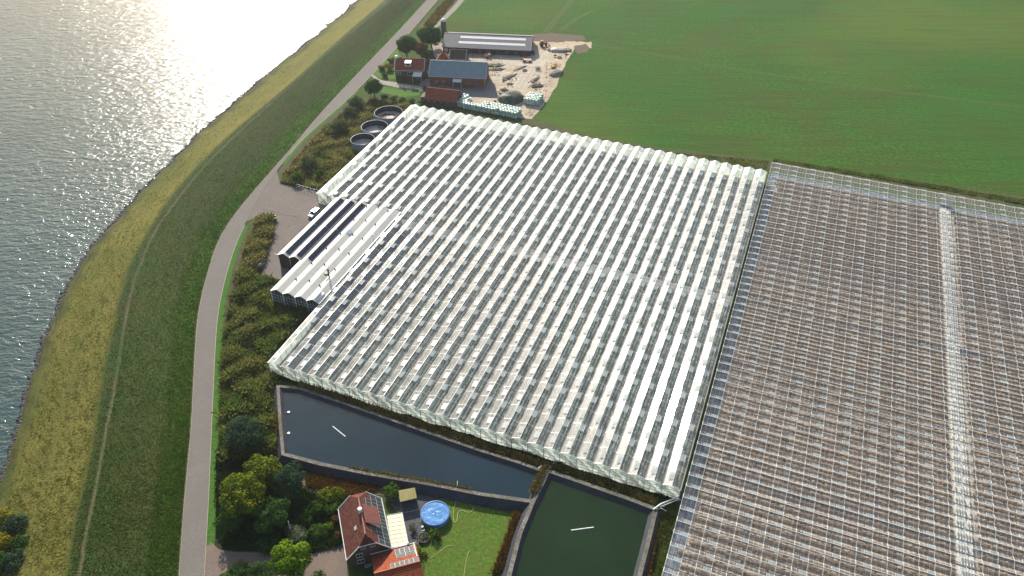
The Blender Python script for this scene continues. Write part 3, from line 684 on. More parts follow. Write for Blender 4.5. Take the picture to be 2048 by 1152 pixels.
for nn in range(N2-1):
    for fy in (.53, .02):
        y = (nn+fy)*SP2; rows_.append(y)
        for i in range(150):
            x = random.uniform(4, XW-1)
            if PX-.5 < x < PX+5: continue
            c = GH(u_lo+y+random.gauss(0, .18), V2-x, .1); r = random.uniform(.1, .26); b = len(V)
            for a, bb, cc in ((1, 0, 0), (0, 1, 0), (-1, 0, 0), (0, -1, 0), (0, 0, .7)): V.append((c.x+r*1.6*a, c.y+r*bb, c.z+r*cc))
            F += [(b, b+1, b+4), (b+1, b+2, b+4), (b+2, b+3, b+4), (b+3, b, b+4)]
n = NT('litter'); gnode = n.n('ShaderNodeNewGeometry'); n.pbsdf(n.ramp(gnode.outputs['Random Per Island'], [(0, (.03, .03, .03)), (.4, (.10, .09, .08)), (.7, (.45, .44, .42)), (1, (.6, .6, .58))]), .9)
npmesh('crop_litter', V, F, n.m, kind='stuff', label='pale leaf litter and dark slabs between the brown crop rows', cat='litter')
# heating pipes on the path, between each pair of rows
mb = MB()
for nn in range(0, N2-1):
    for k in range(6):
        if random.random() < .12: continue
        x = PX+.2+k*.56; a = GH(u_lo+nn*SP2+.35, V2-x, .5); b = GH(u_lo+nn*SP2+2.7, V2-x, .5)
        mb.tube([a, b], .14, 5)
mb.build('heating_pipes', M['white_paint'], kind='stuff', label='rows of white pipes lying across the pale path inside the clear glasshouse', cat='pipes')

# ---------------------------------------------------------------- packing sheds in the notch
def shed_profile(x0, ez, rise):
    pts = [(x0, ez), (x0-.9, ez+rise*.47), (x0-1.72, ez+rise*.9), (x0-2.0, ez+rise), (x0-2.28, ez+rise*.9), (x0-3.1, ez+rise*.47), (x0-4.0, ez)]
    return pts
SEZ, SR = 4.6, 1.0
def spanroof(parent, nn, y0, y1, mat, panels=None, base=0):
    x0 = base; pts = shed_profile(x0, SEZ, SR); mb = MB()
    k = max(2, int((y1-y0)/4)); ysd = [y0+(y1-y0)*i/k for i in range(k+1)]
    for a, b in zip(pts, pts[1:]):
        for c, d in zip(ysd, ysd[1:]): mb.slab((a[0], c, a[1]), (a[0], d, a[1]), (b[0], d, b[1]), (b[0], c, b[1]), .06)
    mb.build('roof', mat, parent)
    g = MB(); g.box((x0, (y0+y1)/2, SEZ+.02), (.3, y1-y0, .14)); g.build('gutter', M['white_metal'], parent)
def panel_strip(parent, base, y0, y1):
    a = Vector((base-1.75, 0, SEZ+SR*.99+.10)); b = Vector((base-.35, 0, SEZ+SR*.30+.10))
    mid = y0+(y1-y0)*.5
    for c, d in ((y0, mid-.12), (mid+.12, y1)):
        mb = MB(); Y = lambda p, y: Vector((p.x, y, p.z))
        mb.slab(Y(b, c), Y(b, d), Y(a, d), Y(a, c), .05, 0)
        k = int((d-c)/1.7)
        for i in range(k+1):
            y = c+(d-c)*i/k; mb.tube([Y(a, y)+Vector((0, 0, .004)), Y(b, y)+Vector((0, 0, .004))], .012, 3, 1)
        mb.build('solar_panel', [M['solar'], M['dark_metal']], parent)
ps = empty('packing_shed', GH(135.15, V0+SP*27), -AZ, 'cream white ridged packing shed with flue pipes between the glass roofs and the yard', 'shed')
PL = 184.4-135.15
for i in range(4): spanroof(ps, i, 0, PL, M['roof_white'], base=-4*i)
g = MB(); g.box((-16, PL/2, SEZ+.02), (.3, PL, .14)); g.build('gutter', M['white_metal'], ps)
panel_strip(ps, -12, 16.0, PL-1.2)
w = MB()
for i in range(4):
    pts = shed_profile(-4*i, SEZ, SR)
    w.poly([(-4*i, .05, 0)] + [(p[0], .05, p[1]-.08) for p in pts] + [(-4*i-4, .05, 0)])
w.build('gable_wall', mglass('shed_gable_glass', (.35, .42, .45), .25, (.3, .34, .34), .1, .4, 1.5, .3), ps)
w = MB(); w.quad((-16, .05, 0), (-16, PL, 0), (-16, PL, SEZ), (-16, .05, SEZ)); w.quad((0, .05, 0), (0, PL, 0), (0, PL, SEZ), (0, .05, SEZ)); w.quad((0, PL, 0), (-16, PL, 0), (-16, PL, SEZ), (0, PL, SEZ))
w.build('side_wall', M['grey_metal'], ps)
w = MB()
for i in range(4):
    for z in (1.2, 2.4, 3.4): w.box((-4*i-2, 0, z), (3.8, .06, .05))
    for k in (1, 2, 3): w.box((-4*i-k, 0, 2.3), (.05, .06, 4.4))
w.build('wall_bars', M['white_paint'], ps)
for i in range(5):
    w = MB(); w.box((-4*i, -.08, SEZ/2), (.2, .2, SEZ)); w.build('wall_post', M['white_paint'], ps)
w = MB()
w.box((-2, .02, 2.1), (3.6, .02, 3.6)); w.box((-6, .02, 2.1), (3.6, .02, 3.6)); w.box((-10, .02, 2.1), (3.6, .02, 3.6))
# flue, mast, ridge vents, vent bank on the roof
def local(rt, p):
    return rt.matrix_world.inverted() @ p
bpy.context.view_layer.update()
fl = MB(); c = local(ps, G(658, 552, SEZ+.8)); fl.cyl((c.x, c.y, SEZ+.3), .22, .22, 2.6, 10); fl.cyl((c.x, c.y, SEZ+2.9), .34, .30, .35, 10); fl.build('flue', M['trunk'], ps)
fl = MB(); fl.box((c.x-.85, c.y+.2, SEZ+1.25), (.9, 1.1, .7)); fl.box((c.x-.85, c.y+.2, SEZ+1.62), (1.0, 1.2, .06)); fl.build('roof_fan', M['dark_metal'], ps)
c = local(ps, G(747, 484, SEZ+.7)); fl = MB(); fl.tube([(c.x, c.y, SEZ+.4), (c.x, c.y, SEZ+3.0)], .045, 6); fl.tube([(c.x-.7, c.y, SEZ+3.3), (c.x+.25, c.y, SEZ+3.3)], .05, 5); fl.cyl((c.x-.6, c.y, SEZ+3.1), .14, .05, .4, 8); fl.cyl((c.x+.2, c.y, SEZ+3.2), .05, .16, .4, 8); fl.tube([(c.x, c.y, SEZ+2.2), (c.x+1.2, c.y-.8, SEZ+.5)], .025, 4); fl.build('weather_mast', M['grey_metal'], ps)
for i in range(4):
    for k in range(6):
        y = 6.5+k*8.2+(i % 2)*.8
        if i == 3: continue
        fl = MB(); fl.box((-4*i-3.7, y, SEZ+.55), (.35, .35, .5)); fl.box((-4*i-3.7, y, SEZ+.83), (.5, .5, .06)); fl.build('roof_outlet', M['trunk'], ps)
vb = MB(); c = local(ps, G(640, 600, SEZ+.5))
for k in range(8): vb.cyl((-1.55, .9+k*.42, SEZ+.55), .13, .13, .75, 8); vb.cyl((-1.55, .9+k*.42, SEZ+1.3), .2, .2, .1, 8)
vb.box((-1.1, 2.4, SEZ+.5), (.9, 3.4, .35)); vb.build('vent_bank', M['white_metal'], ps)
b = MB(); b.slab((-8.6, 31.6, SEZ+.55), (-8.6, 33.6, SEZ+.55), (-9.9, 33.6, SEZ+1.05), (-9.9, 31.6, SEZ+1.05), .04); b.build('blue_skylight', mplain('blue_sheet', (.40, .47, .60), .3), ps)
ss = empty('solar_shed', GH(150.3, V0+SP*31), -AZ, 'dark walled shed with two long strips of solar panels beside the parking yard', 'shed')
SL = 184.4-150.3
for i in range(2):
    spanroof(ss, i, 0, SL, M['roof_white'], base=-4*i); panel_strip(ss, -4*i, .9, SL-1.2)
w = MB()
for i in range(2):
    pts = shed_profile(-4*i, SEZ, SR); w.poly([(-4*i, .12, 0)] + [(p[0], .12, p[1]-.08) for p in pts] + [(-4*i-4, .12, 0)])
w.quad((-8, .12, 0), (-8, SL, 0), (-8, SL, SEZ), (-8, .12, SEZ)); w.build('wall', mnoise('dark_green_wall', (.016, .034, .026), (.03, .05, .042), 1, .5, big=(.3, (.05, .02, .028))), ss)
g = MB(); g.box((-8, SL/2, SEZ+.02), (.3, SL, .14)); g.build('gutter', M['white_metal'], ss)
for i in range(3):
    w = MB(); w.tube([(-4*i, .02, 0), (-4*i, .02, SEZ)], .07, 6); w.build('downpipe', M['white_paint'], ss)
w = MB(); w.box((-8.6, 0, SEZ+.05), (1.2, .1, .1)); w.build('eave_arm', M['white_paint'], ss)
d = MB(); d.box((-2, .06, 1.7), (3.0, .06, 3.3)); d.build('door', mplain('dark_red_door', (.055, .018, .025), .5), ss)
# ---------------------------------------------------------------- gabled buildings
def root_from(name, A, B, label, cat, group=None):
    d = B-A; r = empty(name, (A.x, A.y, 0), math.atan2(d.y, d.x), label, cat, group); r_len = d.length
    bpy.context.view_layer.update(); return r, r_len
def gabled(r, L, depth, ez, rz, roofm, wallm, over=.35, trim=None, thick=.14, x0=0.0, ext=.3):
    w = MB(); h = depth/2
    w.quad((x0, 0, 0), (L, 0, 0), (L, 0, ez), (x0, 0, ez)); w.quad((L, depth, 0), (x0, depth, 0), (x0, depth, ez), (L, depth, ez))
    w.poly([(x0, depth, 0), (x0, 0, 0), (x0, 0, ez), (x0, h, rz-.05), (x0, depth, ez)]); w.poly([(L, 0, 0), (L, depth, 0), (L, depth, ez), (L, h, rz-.05), (L, 0, ez)])
    w.build('wall', wallm, r)
    s = (rz-ez)/h; m = MB(); oz = over*s
    a, b = x0-ext, L+ext; up = .12
    m.slab((a, -over, ez-oz+up), (b, -over, ez-oz+up), (b, h, rz+up), (a, h, rz+up), thick); m.slab((a, h, rz+up), (b, h, rz+up), (b, depth+over, ez-oz+up), (a, depth+over, ez-oz+up), thick)
    m.box(((a+b)/2, h, rz+up+.02), (b-a, .32, .12))
    ro = m.build('roof', roofm, r)
    if trim:
        t = MB()
        for x in (a, b):
            for p, q in (((x, -over, ez-oz+up), (x, h, rz+up)), ((x, h, rz+up), (x, depth+over, ez-oz+up))): t.tube([p, q], .11, 4)
        t.tube([(a, -over-.06, ez-oz+.06), (b, -over-.06, ez-oz+.06)], .10, 5); t.build('roof_trim', trim, r)
    return ro
def window(parent, x, y, z, w, h, face='y-', frame=None):
    frame = frame or M['white_paint']; f = MB(); t = .06
    if face == 'y-':
        for dx in (-w/2, w/2): f.box((x+dx, y-.05, z), (t, .12, h+t))
        for dz in (-h/2, h/2): f.box((x, y-.05, z+dz), (w, .12, t))
        f.box((x, y-.05, z), (t*.7, .1, h)); o = f.build('window', frame, parent)
        g = MB(); g.box((x, y-.03, z), (w, .03, h)); g.build('pane', M['dark_glass'], o)
    return o
GB = 'buildings of the farm beyond the glasshouse'
# blue grey barn
A, B = G(858.5, 151.3, 4.6), G(970.6, 156.3, 4.6)
r, L = root_from('barn', A, B, 'brick barn with a large blue grey corrugated roof in front of the paved yard', 'barn')
gabled(r, L, 11.7, 4.6, 9.0, M['roof_blue'], M['brick_red'], .3, M['alu'])
for x, w, h in ((9.6, 1.4, 3.2), (21.2, 1.0, 1.4)): 
    d = MB(); d.box((x, -.04, h/2 + (1.9 if h < 2 else 0)), (w, .1, h)); d.build('door' if h > 2 else 'hatch', M['dark_metal'], r)
d = MB(); d.slab((10.2, -1.6, 2.9), (14.0, -1.6, 2.9), (14.0, -.05, 3.7), (10.2, -.05, 3.7), .06); d.tube([(10.3, -1.5, 0), (10.3, -1.5, 2.9)], .05, 5); d.tube([(13.9, -1.5, 0), (13.9, -1.5, 2.9)], .05, 5); d.build('canopy', M['skylight'], r)
d = MB(); d.box((12.1, -.04, 1.4), (2.6, .1, 2.8)); d.build('door', M['dark_metal'], r)
d = MB(); d.tube([(L-.3, -.15, 0), (L-.3, -.15, 4.4)], .07, 5); d.build('downpipe', M['alu'], r)
for x in (3, 6): window(r, x, 0, 2.0, 1.1, .8)
barn = r
# clutter along the barn front
def at_local(r, x, y, z=0):
    return r.matrix_world @ Vector((x, y, z))
rz_b = barn.rotation_euler.z
for i, (x, lab) in enumerate(((4.9, 'grey metal crate nearest the corner of the brick barn'), (6.0, 'pale grey crate stacked with boards by the barn door'))):
    o = empty('crate', at_local(barn, x, -1.6), rz_b+.1*i, lab, 'crate', 'crates along the barn front')
    m = MB()
    for dx in (-.55, .55):
        for dy in (-.4, .4): m.box((dx, dy, .5), (.07, .07, 1.0))
    for z in (.15, .45, .75, 1.0):
        m.box((0, -.4, z), (1.1, .03, .14)); m.box((0, .4, z), (1.1, .03, .14)); m.box((-.55, 0, z), (.03, .8, .14)); m.box((.55, 0, z), (.03, .8, .14))
    m.build('slatted_side', M['grey_metal'], o); m = MB(); m.box((0, 0, .12), (1.08, .78, .05)); m.build('floor', M['wood'], o)
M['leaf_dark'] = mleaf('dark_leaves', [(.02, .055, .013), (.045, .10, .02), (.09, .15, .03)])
M['leaf_mid'] = mleaf('green_leaves', [(.025, .065, .011), (.06, .12, .018), (.11, .165, .035)])
M['leaf_bright'] = mleaf('bright_green_leaves', [(.05, .11, .008), (.12, .21, .012), (.22, .30, .022)])
M['leaf_yellow'] = mleaf('yellow_green_leaves', [(.03, .065, .010), (.07, .12, .012), (.16, .19, .016), (.32, .27, .02)])
M['leaf_gold'] = mleaf('golden_leaves', [(.09, .10, .012), (.22, .19, .015), (.33, .27, .02)])
M['leaf_pale'] = mleaf('pale_grey_leaves', [(.05, .075, .035), (.12, .15, .075), (.24, .26, .15)])
M['leaf_bronze'] = mleaf('bronze_leaves', [(.07, .038, .017), (.16, .08, .03), (.25, .125, .05)])
M['leaf_blue'] = mleaf('blue_green_leaves', [(.02, .046, .028), (.042, .082, .042), (.085, .13, .068)])
M['leaf_willow'] = mleaf('willow_leaves', [(.045, .075, .025), (.10, .13, .045), (.18, .20, .08)])
def leafquads(P, Nn, size, flat=.5):
    k = len(P); N = Nn + RNG.normal(0, flat, (k, 3)); N /= np.linalg.norm(N, axis=1)[:, None]
    A = np.cross(N, RNG.normal(0, 1, (k, 3))); A /= np.linalg.norm(A, axis=1)[:, None]; B = np.cross(N, A)
    s = size*(.6+.8*RNG.random((k, 1)))
    V = np.stack([P - A*s*.5, P + B*s*.32, P + A*s*.5, P - B*s*.32], 1).reshape(-1, 3)
    return V, np.arange(4*k).reshape(k, 4)
def crown(name, lobes, dens, size, mat, parent, flat=.4, zmin=.15):
    Vs = []; Fs = []; b = 0
    for (cx, cy, cz, rx, ry, rz_) in lobes:
        k = int(dens*(rx*ry+rx*rz_+ry*rz_)*4.2); D = RNG.normal(0, 1, (k, 3)); D /= np.linalg.norm(D, axis=1)[:, None]
        R = np.clip(1 - np.abs(RNG.normal(0, .22, (k, 1))), .2, 1.08); P = D*R*np.array([rx, ry, rz_]) + np.array([cx, cy, cz])
        ok = P[:, 2] > zmin; P = P[ok]; D = D[ok]
        V, F = leafquads(P, D + np.array([0, 0, .5]), size, flat); Vs.append(V); Fs.append(F+b); b += len(V)
    return npmesh(name, np.concatenate(Vs), np.concatenate(Fs), mat, parent)
def tree(name, loc, h, r, mat, label, cat, group=None, dens=9, size=.5, lobes=14, shape=.55, trunkh=.35, zc=.6, lean=(0, 0)):
    o = empty(name, loc, random.uniform(0, 6), label, cat, group)
    t = MB(); th = h*zc
    t.tube([(0, 0, -.1), (.03*h*.3, 0, h*.2), (lean[0]*.5, lean[1]*.5, th*.7), (lean[0], lean[1], h*.8)], max(.10, .035*h), 8, r1=.03)
    for i in range(5):
        a = i*1.257+random.random(); t.tube([(0, 0, h*.25+.06*i*h*.3), (math.cos(a)*r*.35, math.sin(a)*r*.35, h*.48), (math.cos(a)*r*.7, math.sin(a)*r*.7, h*.66)], .016*h+.02, 5, r1=.02)
    t.build('trunk', M['trunk'], o)
    Lb = [(lean[0], lean[1], h*zc, r*.62, r*.62, h*(1-zc)*.8)]
    for i in range(lobes):
        a = i*2.399+random.random()*.5; q = (i+.5)/lobes; zz = (2*q-1); rr = math.sqrt(max(0, 1-zz*zz))
        k = random.uniform(.62, .95); s = r*random.uniform(.28, .46)
        Lb.append((lean[0]+math.cos(a)*rr*r*k*.82, lean[1]+math.sin(a)*rr*r*k*.82, max(s*.55, h*zc + zz*h*(1-zc)*shape*1.45*k), s, s, s*random.uniform(.7, 1.0)))
    crown('crown', Lb, dens, size, mat, o); return o
def shrub(name, loc, h, r, mat, label, cat='shrub', group=None, dens=10, size=.4, lobes=7):
    o = empty(name, loc, random.uniform(0, 6), label, cat, group)
    Lb = [(0, 0, h*.45, r*.7, r*.7, h*.5)]
    for i in range(lobes):
        a = i*2.399; s = r*random.uniform(.35, .55); k = r*random.uniform(.4, .75)
        Lb.append((math.cos(a)*k, math.sin(a)*k, random.uniform(.3, .75)*h, s, s, s*.8))
    crown('foliage', Lb, dens, size, mat, o, zmin=.03)
    t = MB()
    for i in range(4):
        a = i*1.57; t.tube([(math.cos(a)*.1, math.sin(a)*.1, 0), (math.cos(a)*r*.4, math.sin(a)*r*.4, h*.6)], .05, 4, r1=.02)
    t.build('stem', M['trunk'], o); return o
for i, (x, s, lab) in enumerate(((15.3, 1.0, 'leafy dark pot plant left of two by the barn wall'), (17.2, 1.2, 'leafy pot plant right of two by the barn wall'))):
    o = empty('potted_plant', at_local(barn, x, -1.3), 0, lab, 'plant', 'plants along the barn front')
    m = MB(); m.lathe((0, 0, 0), [(.28, 0), (.42, .5), (.46, .55), (.36, .55)], 12); m.build('pot', M['grey_metal'], o)
    crown('foliage', [(0, 0, 1.0, .7*s, .6*s, .6*s), (.5, .1, .8, .45, .4, .4)], 12, .3, M['leaf_pale'], o)
# long dark cow barn
A, B = G(885.6, 92.5, 3.0), G(1060.6, 100, 3.0)
r, L = root_from('cow_barn', A, B, 'long dark roofed cow barn with two pale skylight strips at the back of the farm', 'barn')
gabled(r, L, 17.0, 3.0, 6.0, M['roof_grey'], M['brick_dark'], .5, M['grey_metal']); longb = r
s = (6.0-3.0)/8.5
for y0, y1 in ((2.1, 3.5), (5.5, 6.9)):
    d = MB(); z = lambda y: 3.0+s*y+.17
    d.slab((7.4 - (y0 < 3)*.4, y0, z(y0)), (L-2.6, y0, z(y0)), (L-2.6, y1, z(y1)), (7.4 - (y0 < 3)*.4, y1, z(y1)), .05); d.build('skylight', M['skylight'], r)
d = MB(); z = lambda y: 3.0+s*y+.17
d.slab((-.3, -.45, z(-.45)), (7.0, -.45, z(-.45)), (7.0, 8.3, z(8.3)), (-.3, 8.3, z(8.3)), .05); d.build('roof_overlay', mcorr('newer_grey_roof', (.24, .235, .24), 'X', .3, .7, 0, .5, .25, (.1, .095, .09), .5), r)
for i in range(7):
    d = MB(); d.box((11+i*4.2, -.04, 1.2), (2.6, .08, 1.7)); d.build('barn_opening', M['black'], r)
d = MB(); d.box((1.5, -.05, 1.3), (1.6, .1, 1.6)); d.build('door', M['alu'], r)
# dark tiled annex in front of the cow barn
A, B = G(899.5, 119, 2.4), G(930, 120, 2.4)
r, L = root_from('annex', A, B, 'small dark tiled brick annex between the cow barn and the blue roofed barn', 'building')
gabled(r, L, 9.0, 2.6, 5.2, M['tile_dark'], M['brick_dark'], .25, M['alu'])
# little red hipped building
A, B = G(873.5, 121.5, 2.2), G(898, 121.5, 2.2)
r, L = root_from('outbuilding', A, B, 'tiny outbuilding with a pointed orange red hipped roof behind the blue barn', 'building')
D = 5.0; w = MB(); w.box((L/2, D/2, 1.15), (L, D, 2.3)); w.build('wall', M['brick_red'], r)
w = MB(); o_ = .3; e = 2.3; q = [(-o_, -o_, e), (L+o_, -o_, e), (L+o_, D+o_, e), (-o_, D+o_, e)]; t1, t2 = (L*.42, D/2, 5.0), (L*.62, D/2, 5.0)
w.poly([q[0], q[1], t2, t1]); w.tri(q[1], q[2], t2); w.poly([q[2], q[3], t1, t2]); w.tri(q[3], q[0], t1); w.build('roof', M['tile_orange'], r)
for x in (.3, L-.2):
    w = MB(); w.lathe((x, D*.75, 2.6), [(.55, 0), (.6, .4), (.35, .8), (0, .95)], 10); w.build('roof_dome', M['white_paint'], r)
# farm house
A, B = G(790, 140, 4.7), G(846.9, 141, 4.7)
r, L = root_from('farmhouse', A, B, 'brick farmhouse with steep red tiled roof and a white dormer by the road', 'house')
gabled(r, L, 9.4, 4.7, 8.0, M['tile_red'], M['brick_dark'], .3, M['white_paint'])
d = MB(); d.box((.2, 4.7, 8.3), (.7, .7, 1.5)); d.box((.2, 4.7, 9.1), (.85, .85, .14)); d.build('chimney', M['white_paint'], r)
d = MB(); d.box((1.9, 5.0, 8.2), (.8, .6, .8)); d.build('chimney', M['brick_red'], r)
d = MB(); d.box((5.6, 2.2, 6.7), (2.4, 2.2, 1.5)); d.slab((4.2, .9, 7.55), (7.0, .9, 7.55), (7.0, 3.6, 7.75), (4.2, 3.6, 7.75), .12); dm = d.build('dormer', M['white_paint'], r)
g = MB(); g.box((5.6, 1.08, 6.75), (1.9, .05, .9)); g.build('pane', M['dark_glass'], dm)
window(r, 1.4, 0, 3.2, 1.9, 1.2); window(r, 6.2, 0, 3.1, 1.8, 1.4); window(r, 9.6, 0, 1.4, 1.1, 1.0)
d = MB(); d.slab((7.6, -2.2, 2.8), (11.6, -2.2, 2.8), (11.9, -.05, 4.0), (8.0, -.05, 4.0), .07); d.tube([(7.7, -2.1, 0), (7.7, -2.1, 2.8)], .06, 5); d.tube([(11.5, -2.1, 0), (11.5, -2.1, 2.8)], .06, 5); d.build('porch_roof', M['skylight'], r)
# red shed
A, B = G(850.3, 197.3, 2.7), G(911.9, 204, 2.7)
r, L = root_from('brick_shed', A, B, 'low brick shed with plain red tiled roof next to the wrapped bales', 'shed')
gabled(r, L, 8.2, 2.7, 5.7, M['tile_red'], M['brick_dark'], .25, M['wood'])
for x in (1.4, 4.0, 6.9, 9.5): window(r, x, 0, 1.75, .8, .55, frame=M['grey_metal'])
d = MB(); d.box((-1.5, 5.0, .9), (2.8, 4.2, 1.8)); d.slab((-3.1, 2.6, 1.8), (-.3, 2.6, 2.3), (-.3, 7.3, 2.3), (-3.1, 7.3, 1.8), .12); d.build('lean_to', M['wood'], r)
# silo
o = empty('silo', G(888.5, 75, 0), 0, 'narrow dark upright silo with a pale domed cap behind the cow barn', 'silo')
m = MB(); m.cyl((0, 0, 0), 1.25, 1.25, 8.2, 20, 0, False); m.build('barrel', M['dark_metal'], o)
m = MB(); m.lathe((0, 0, 8.2), [(1.35, -.05), (1.32, .25), (.95, .75), (.4, 1.05), (0, 1.1)], 20); m.build('cap', M['white_metal'], o)
m = MB()
for z in range(1, 8): m.lathe((0, 0, z), [(1.25, -.06), (1.29, 0), (1.25, .06)], 20)
m.build('hoop', M['grey_metal'], o)
# round tanks
galv = mnoise('galvanised_tank', (.20, .23, .27), (.30, .34, .38), .7, .5, .1, .02, metal=.2)
innr = mnoise('tank_liner', (.018, .022, .035), (.045, .05, .065), 1.2, .8, .4, .05, c3=(.08, .08, .08))
tankw = mnoise('pale_tank_cover', (.52, .45, .40), (.70, .64, .58), .6, .8, .3, .05)
for px, py, dd, mud_, lab in ((777, 224.5, 11.2, 1, 'round open tank with brown debris inside, nearest the farm'), (749, 252.5, 10.2, 0, 'round open tank with a pale floor, middle of three'), (725, 278, 8.9, 0, 'smallest round open tank, nearest the parking yard')):
    c = G(px, py, 3.7); c.z = 0; R = dd/2
    o = empty('round_tank', c, 0, lab, 'tank', 'round open tanks beside the glasshouse')
    m = MB(); n_ = 48; vs = []
    m.cyl((0, 0, 0), R, R, 3.7, n_, 0, False, False)
    m.lathe((0, 0, 3.7), [(R+.05, -.12), (R+.07, .03), (R-.08, .03)], n_); m.build('shell', galv, o)
    m = MB(); m.lathe((0, 0, 0), [(R-.09, .3), (R-.09, 3.69)], n_); m.build('liner', innr, o)
    m = MB(); m.cyl((0, 0, .3), R-.1, R-.1, 1.1, n_, 0, True, False); m.build('cover', tankw, o)
    if mud_:
        m = MB(); vs = []
        for k in range(30):
            a = k*2*math.pi/30; q = R*(.5+.08*math.sin(3*a)+random.uniform(-.04, .04))
            for dr, dz in ((-.7, -.05), (-.25, random.uniform(.2, .7)), (.25, random.uniform(.2, .6)), (.7, -.05)): vs.append(((q+dr)*math.cos(a), (q+dr)*math.sin(a), 1.4+dz))
        m.add(vs, [(k*4+j, ((k+1) % 30)*4+j, ((k+1) % 30)*4+j+1, k*4+j+1) for k in range(30) for j in range(3)])
        m.build('debris', mnoise('brown_debris', (.14, .07, .03), (.22, .13, .06), 2), o)
    m = MB()
    for k in range(12):
        a = k*math.pi/6; m.box((math.cos(a)*(R+.03), math.sin(a)*(R+.03), 1.85), (.08, .12, 3.6), a)
    m.build('rib', galv, o)

# ---------------------------------------------------------------- wrapped bales
wrapm = NT('bale_wrap'); oi = wrapm.n('ShaderNodeObjectInfo'); ob = wrapm.coord('Object'); f = wrapm.noise(ob, 2.5, 4)
c0 = wrapm.ramp(oi.outputs['Random'], [(0, (.36, .50, .42)), (.35, (.46, .58, .50)), (.7, (.54, .64, .56)), (.9, (.70, .75, .68)), (1, (.76, .78, .72))])
wrapm.pbsdf(wrapm.mix(wrapm.ramp(f, [(.4, (0, 0, 0)), (.7, (.4, .4, .4))]), c0, (.16, .30, .24)), .35, wrapm.bump(f, .3, .05), 0, .5)
bm = MB(); bm.lathe((0, 0, 0), [(0, .02), (.5, .02), (.60, .10), (.63, .35), (.63, .95), (.60, 1.16), (.50, 1.25), (.25, 1.27), (0, 1.27)], 14)
bmesh_ = bm.mesh('wrapped_bale', wrapm.m)
PU = (G(1032, 222, 0)-G(930, 205, 0)).normalized(); PV = Vector((-PU.y, PU.x, 0))
def bale(p, lab, grp, tilt=0):
    o = bpy.data.objects.new('wrapped_bale', bmesh_); COL.objects.link(o); o.location = p; o.rotation_euler = (tilt, 0, random.uniform(0, 6.28)); o.scale = (random.uniform(.95, 1.04), random.uniform(.95, 1.04), random.uniform(.94, 1.04))
    tag(o, lab, 'bale', grp)
def stack(front0, front1, nrow, labs, grp, top_skip=0, rowlen=None, shift=0):
    a, b = G(*front0, 0), G(*front1, 0); d = (b-a); Ln = d.length; d.normalize(); nv = Vector((-d.y, d.x, 0)); k = int(Ln/1.27)
    for rI in range(nrow):
        s0 = (rI % 2)*.62 + shift*rI
        for i in range(k):
            if rowlen and not rowlen(rI, i, k): continue
            p = a + d*(.64+1.27*i+s0) + nv*(1.14*rI+.6) + Vector((random.gauss(0, .05), random.gauss(0, .05), .06))
            bale(p, labs[0], grp)
            if random.random() > top_skip: bale(p + Vector((random.gauss(0, .06), random.gauss(0, .06), 1.27)), labs[1], grp, random.choice([0, 0, 0, .06]))
stack((924, 217.5), (1036, 239), 5, ('pale green wrapped bale on the ground in the long stack behind the glasshouse', 'pale green wrapped bale on top of the long stack behind the glasshouse'), 'wrapped bales of the long stack', .03, lambda rI, i, k: (rI < 2 or i > 5))
stack((913, 214), (931, 217), 7, ('green wrapped bale on the ground in the short stack beside the brick shed', 'green wrapped bale on top of the short stack beside the brick shed'), 'wrapped bales beside the brick shed', .1, None)
stack((1046, 208), (1081, 213.5), 6, ('pale green wrapped bale on the ground in the square stack by the meadow', 'pale green wrapped bale on top of the square stack by the meadow'), 'wrapped bales of the square stack', .02, None)
# black silage heap with sheeting
def heap(name, c, rx, ry, h, rzz, mat, label, cat, n=22, rough=.12, kind=None):
    V = []; F = []
    for j in range(9):
        t = j/8; rr = math.cos(t*math.pi/2)**.7; z = h*math.sin(t*math.pi/2)
        for i in range(n):
            a = 2*math.pi*i/n; k = 1 + rough*math.sin(3*a+1.3*j)+random.uniform(-rough, rough)*.6
            V.append((rx*rr*math.cos(a)*k, ry*rr*math.sin(a)*k, max(-.02, z*(1+random.uniform(-rough, rough)*.6)) if j else -.05))
    for j in range(8):
        for i in range(n): F.append((j*n+i, j*n+(i+1) % n, (j+1)*n+(i+1) % n, (j+1)*n+i))
    o = npmesh(name, V, F, mat, loc=c, label=label, cat=cat, kind=kind); o.rotation_euler = (0, 0, rzz)
    for p in o.data.polygons: p.use_smooth = True
    return o
tarp = mnoise('dark_silage_sheet', (.035, .042, .042), (.075, .085, .075), .9, .55, .8, .15, c3=(.12, .14, .11), big=(.35, (.05, .065, .045)))
hp_ = heap('silage_heap', G(1022, 200, 0), 5.6, 4.4, 3.0, .25, tarp, 'dark sheeted silage heap between the two groups of wrapped bales', 'heap', 26, .09)
m = MB()
for k in range(5):
    a = -.9+k*.4; m.tube([(5.6*math.cos(q)*math.cos(a*.3), 4.4*math.sin(a)*.8+1.6*math.cos(q*1.3)*.3, 2.9*math.sin(q)+.25) for q in [i*math.pi/8 for i in range(1, 8)]], .09, 4)
m.build('net', mnoise('green_net', (.05, .08, .045), (.09, .12, .07), 2), hp_)
sandh = mnoise('grey_sand', (.20, .18, .15), (.30, .27, .23), 1.4, .95, .4, .05)
heap('sand_heap', G(1112, 148, 0), 3.8, 2.4, 1.5, .9, sandh, 'grey heap of sand on the right edge of the farm yard', 'heap')
debris = mnoise('yard_debris', (.07, .065, .055), (.24, .21, .17), 1.8, .9, .8, .1, c3=(.50, .44, .36), big=(.5, (.085, .10, .035)))
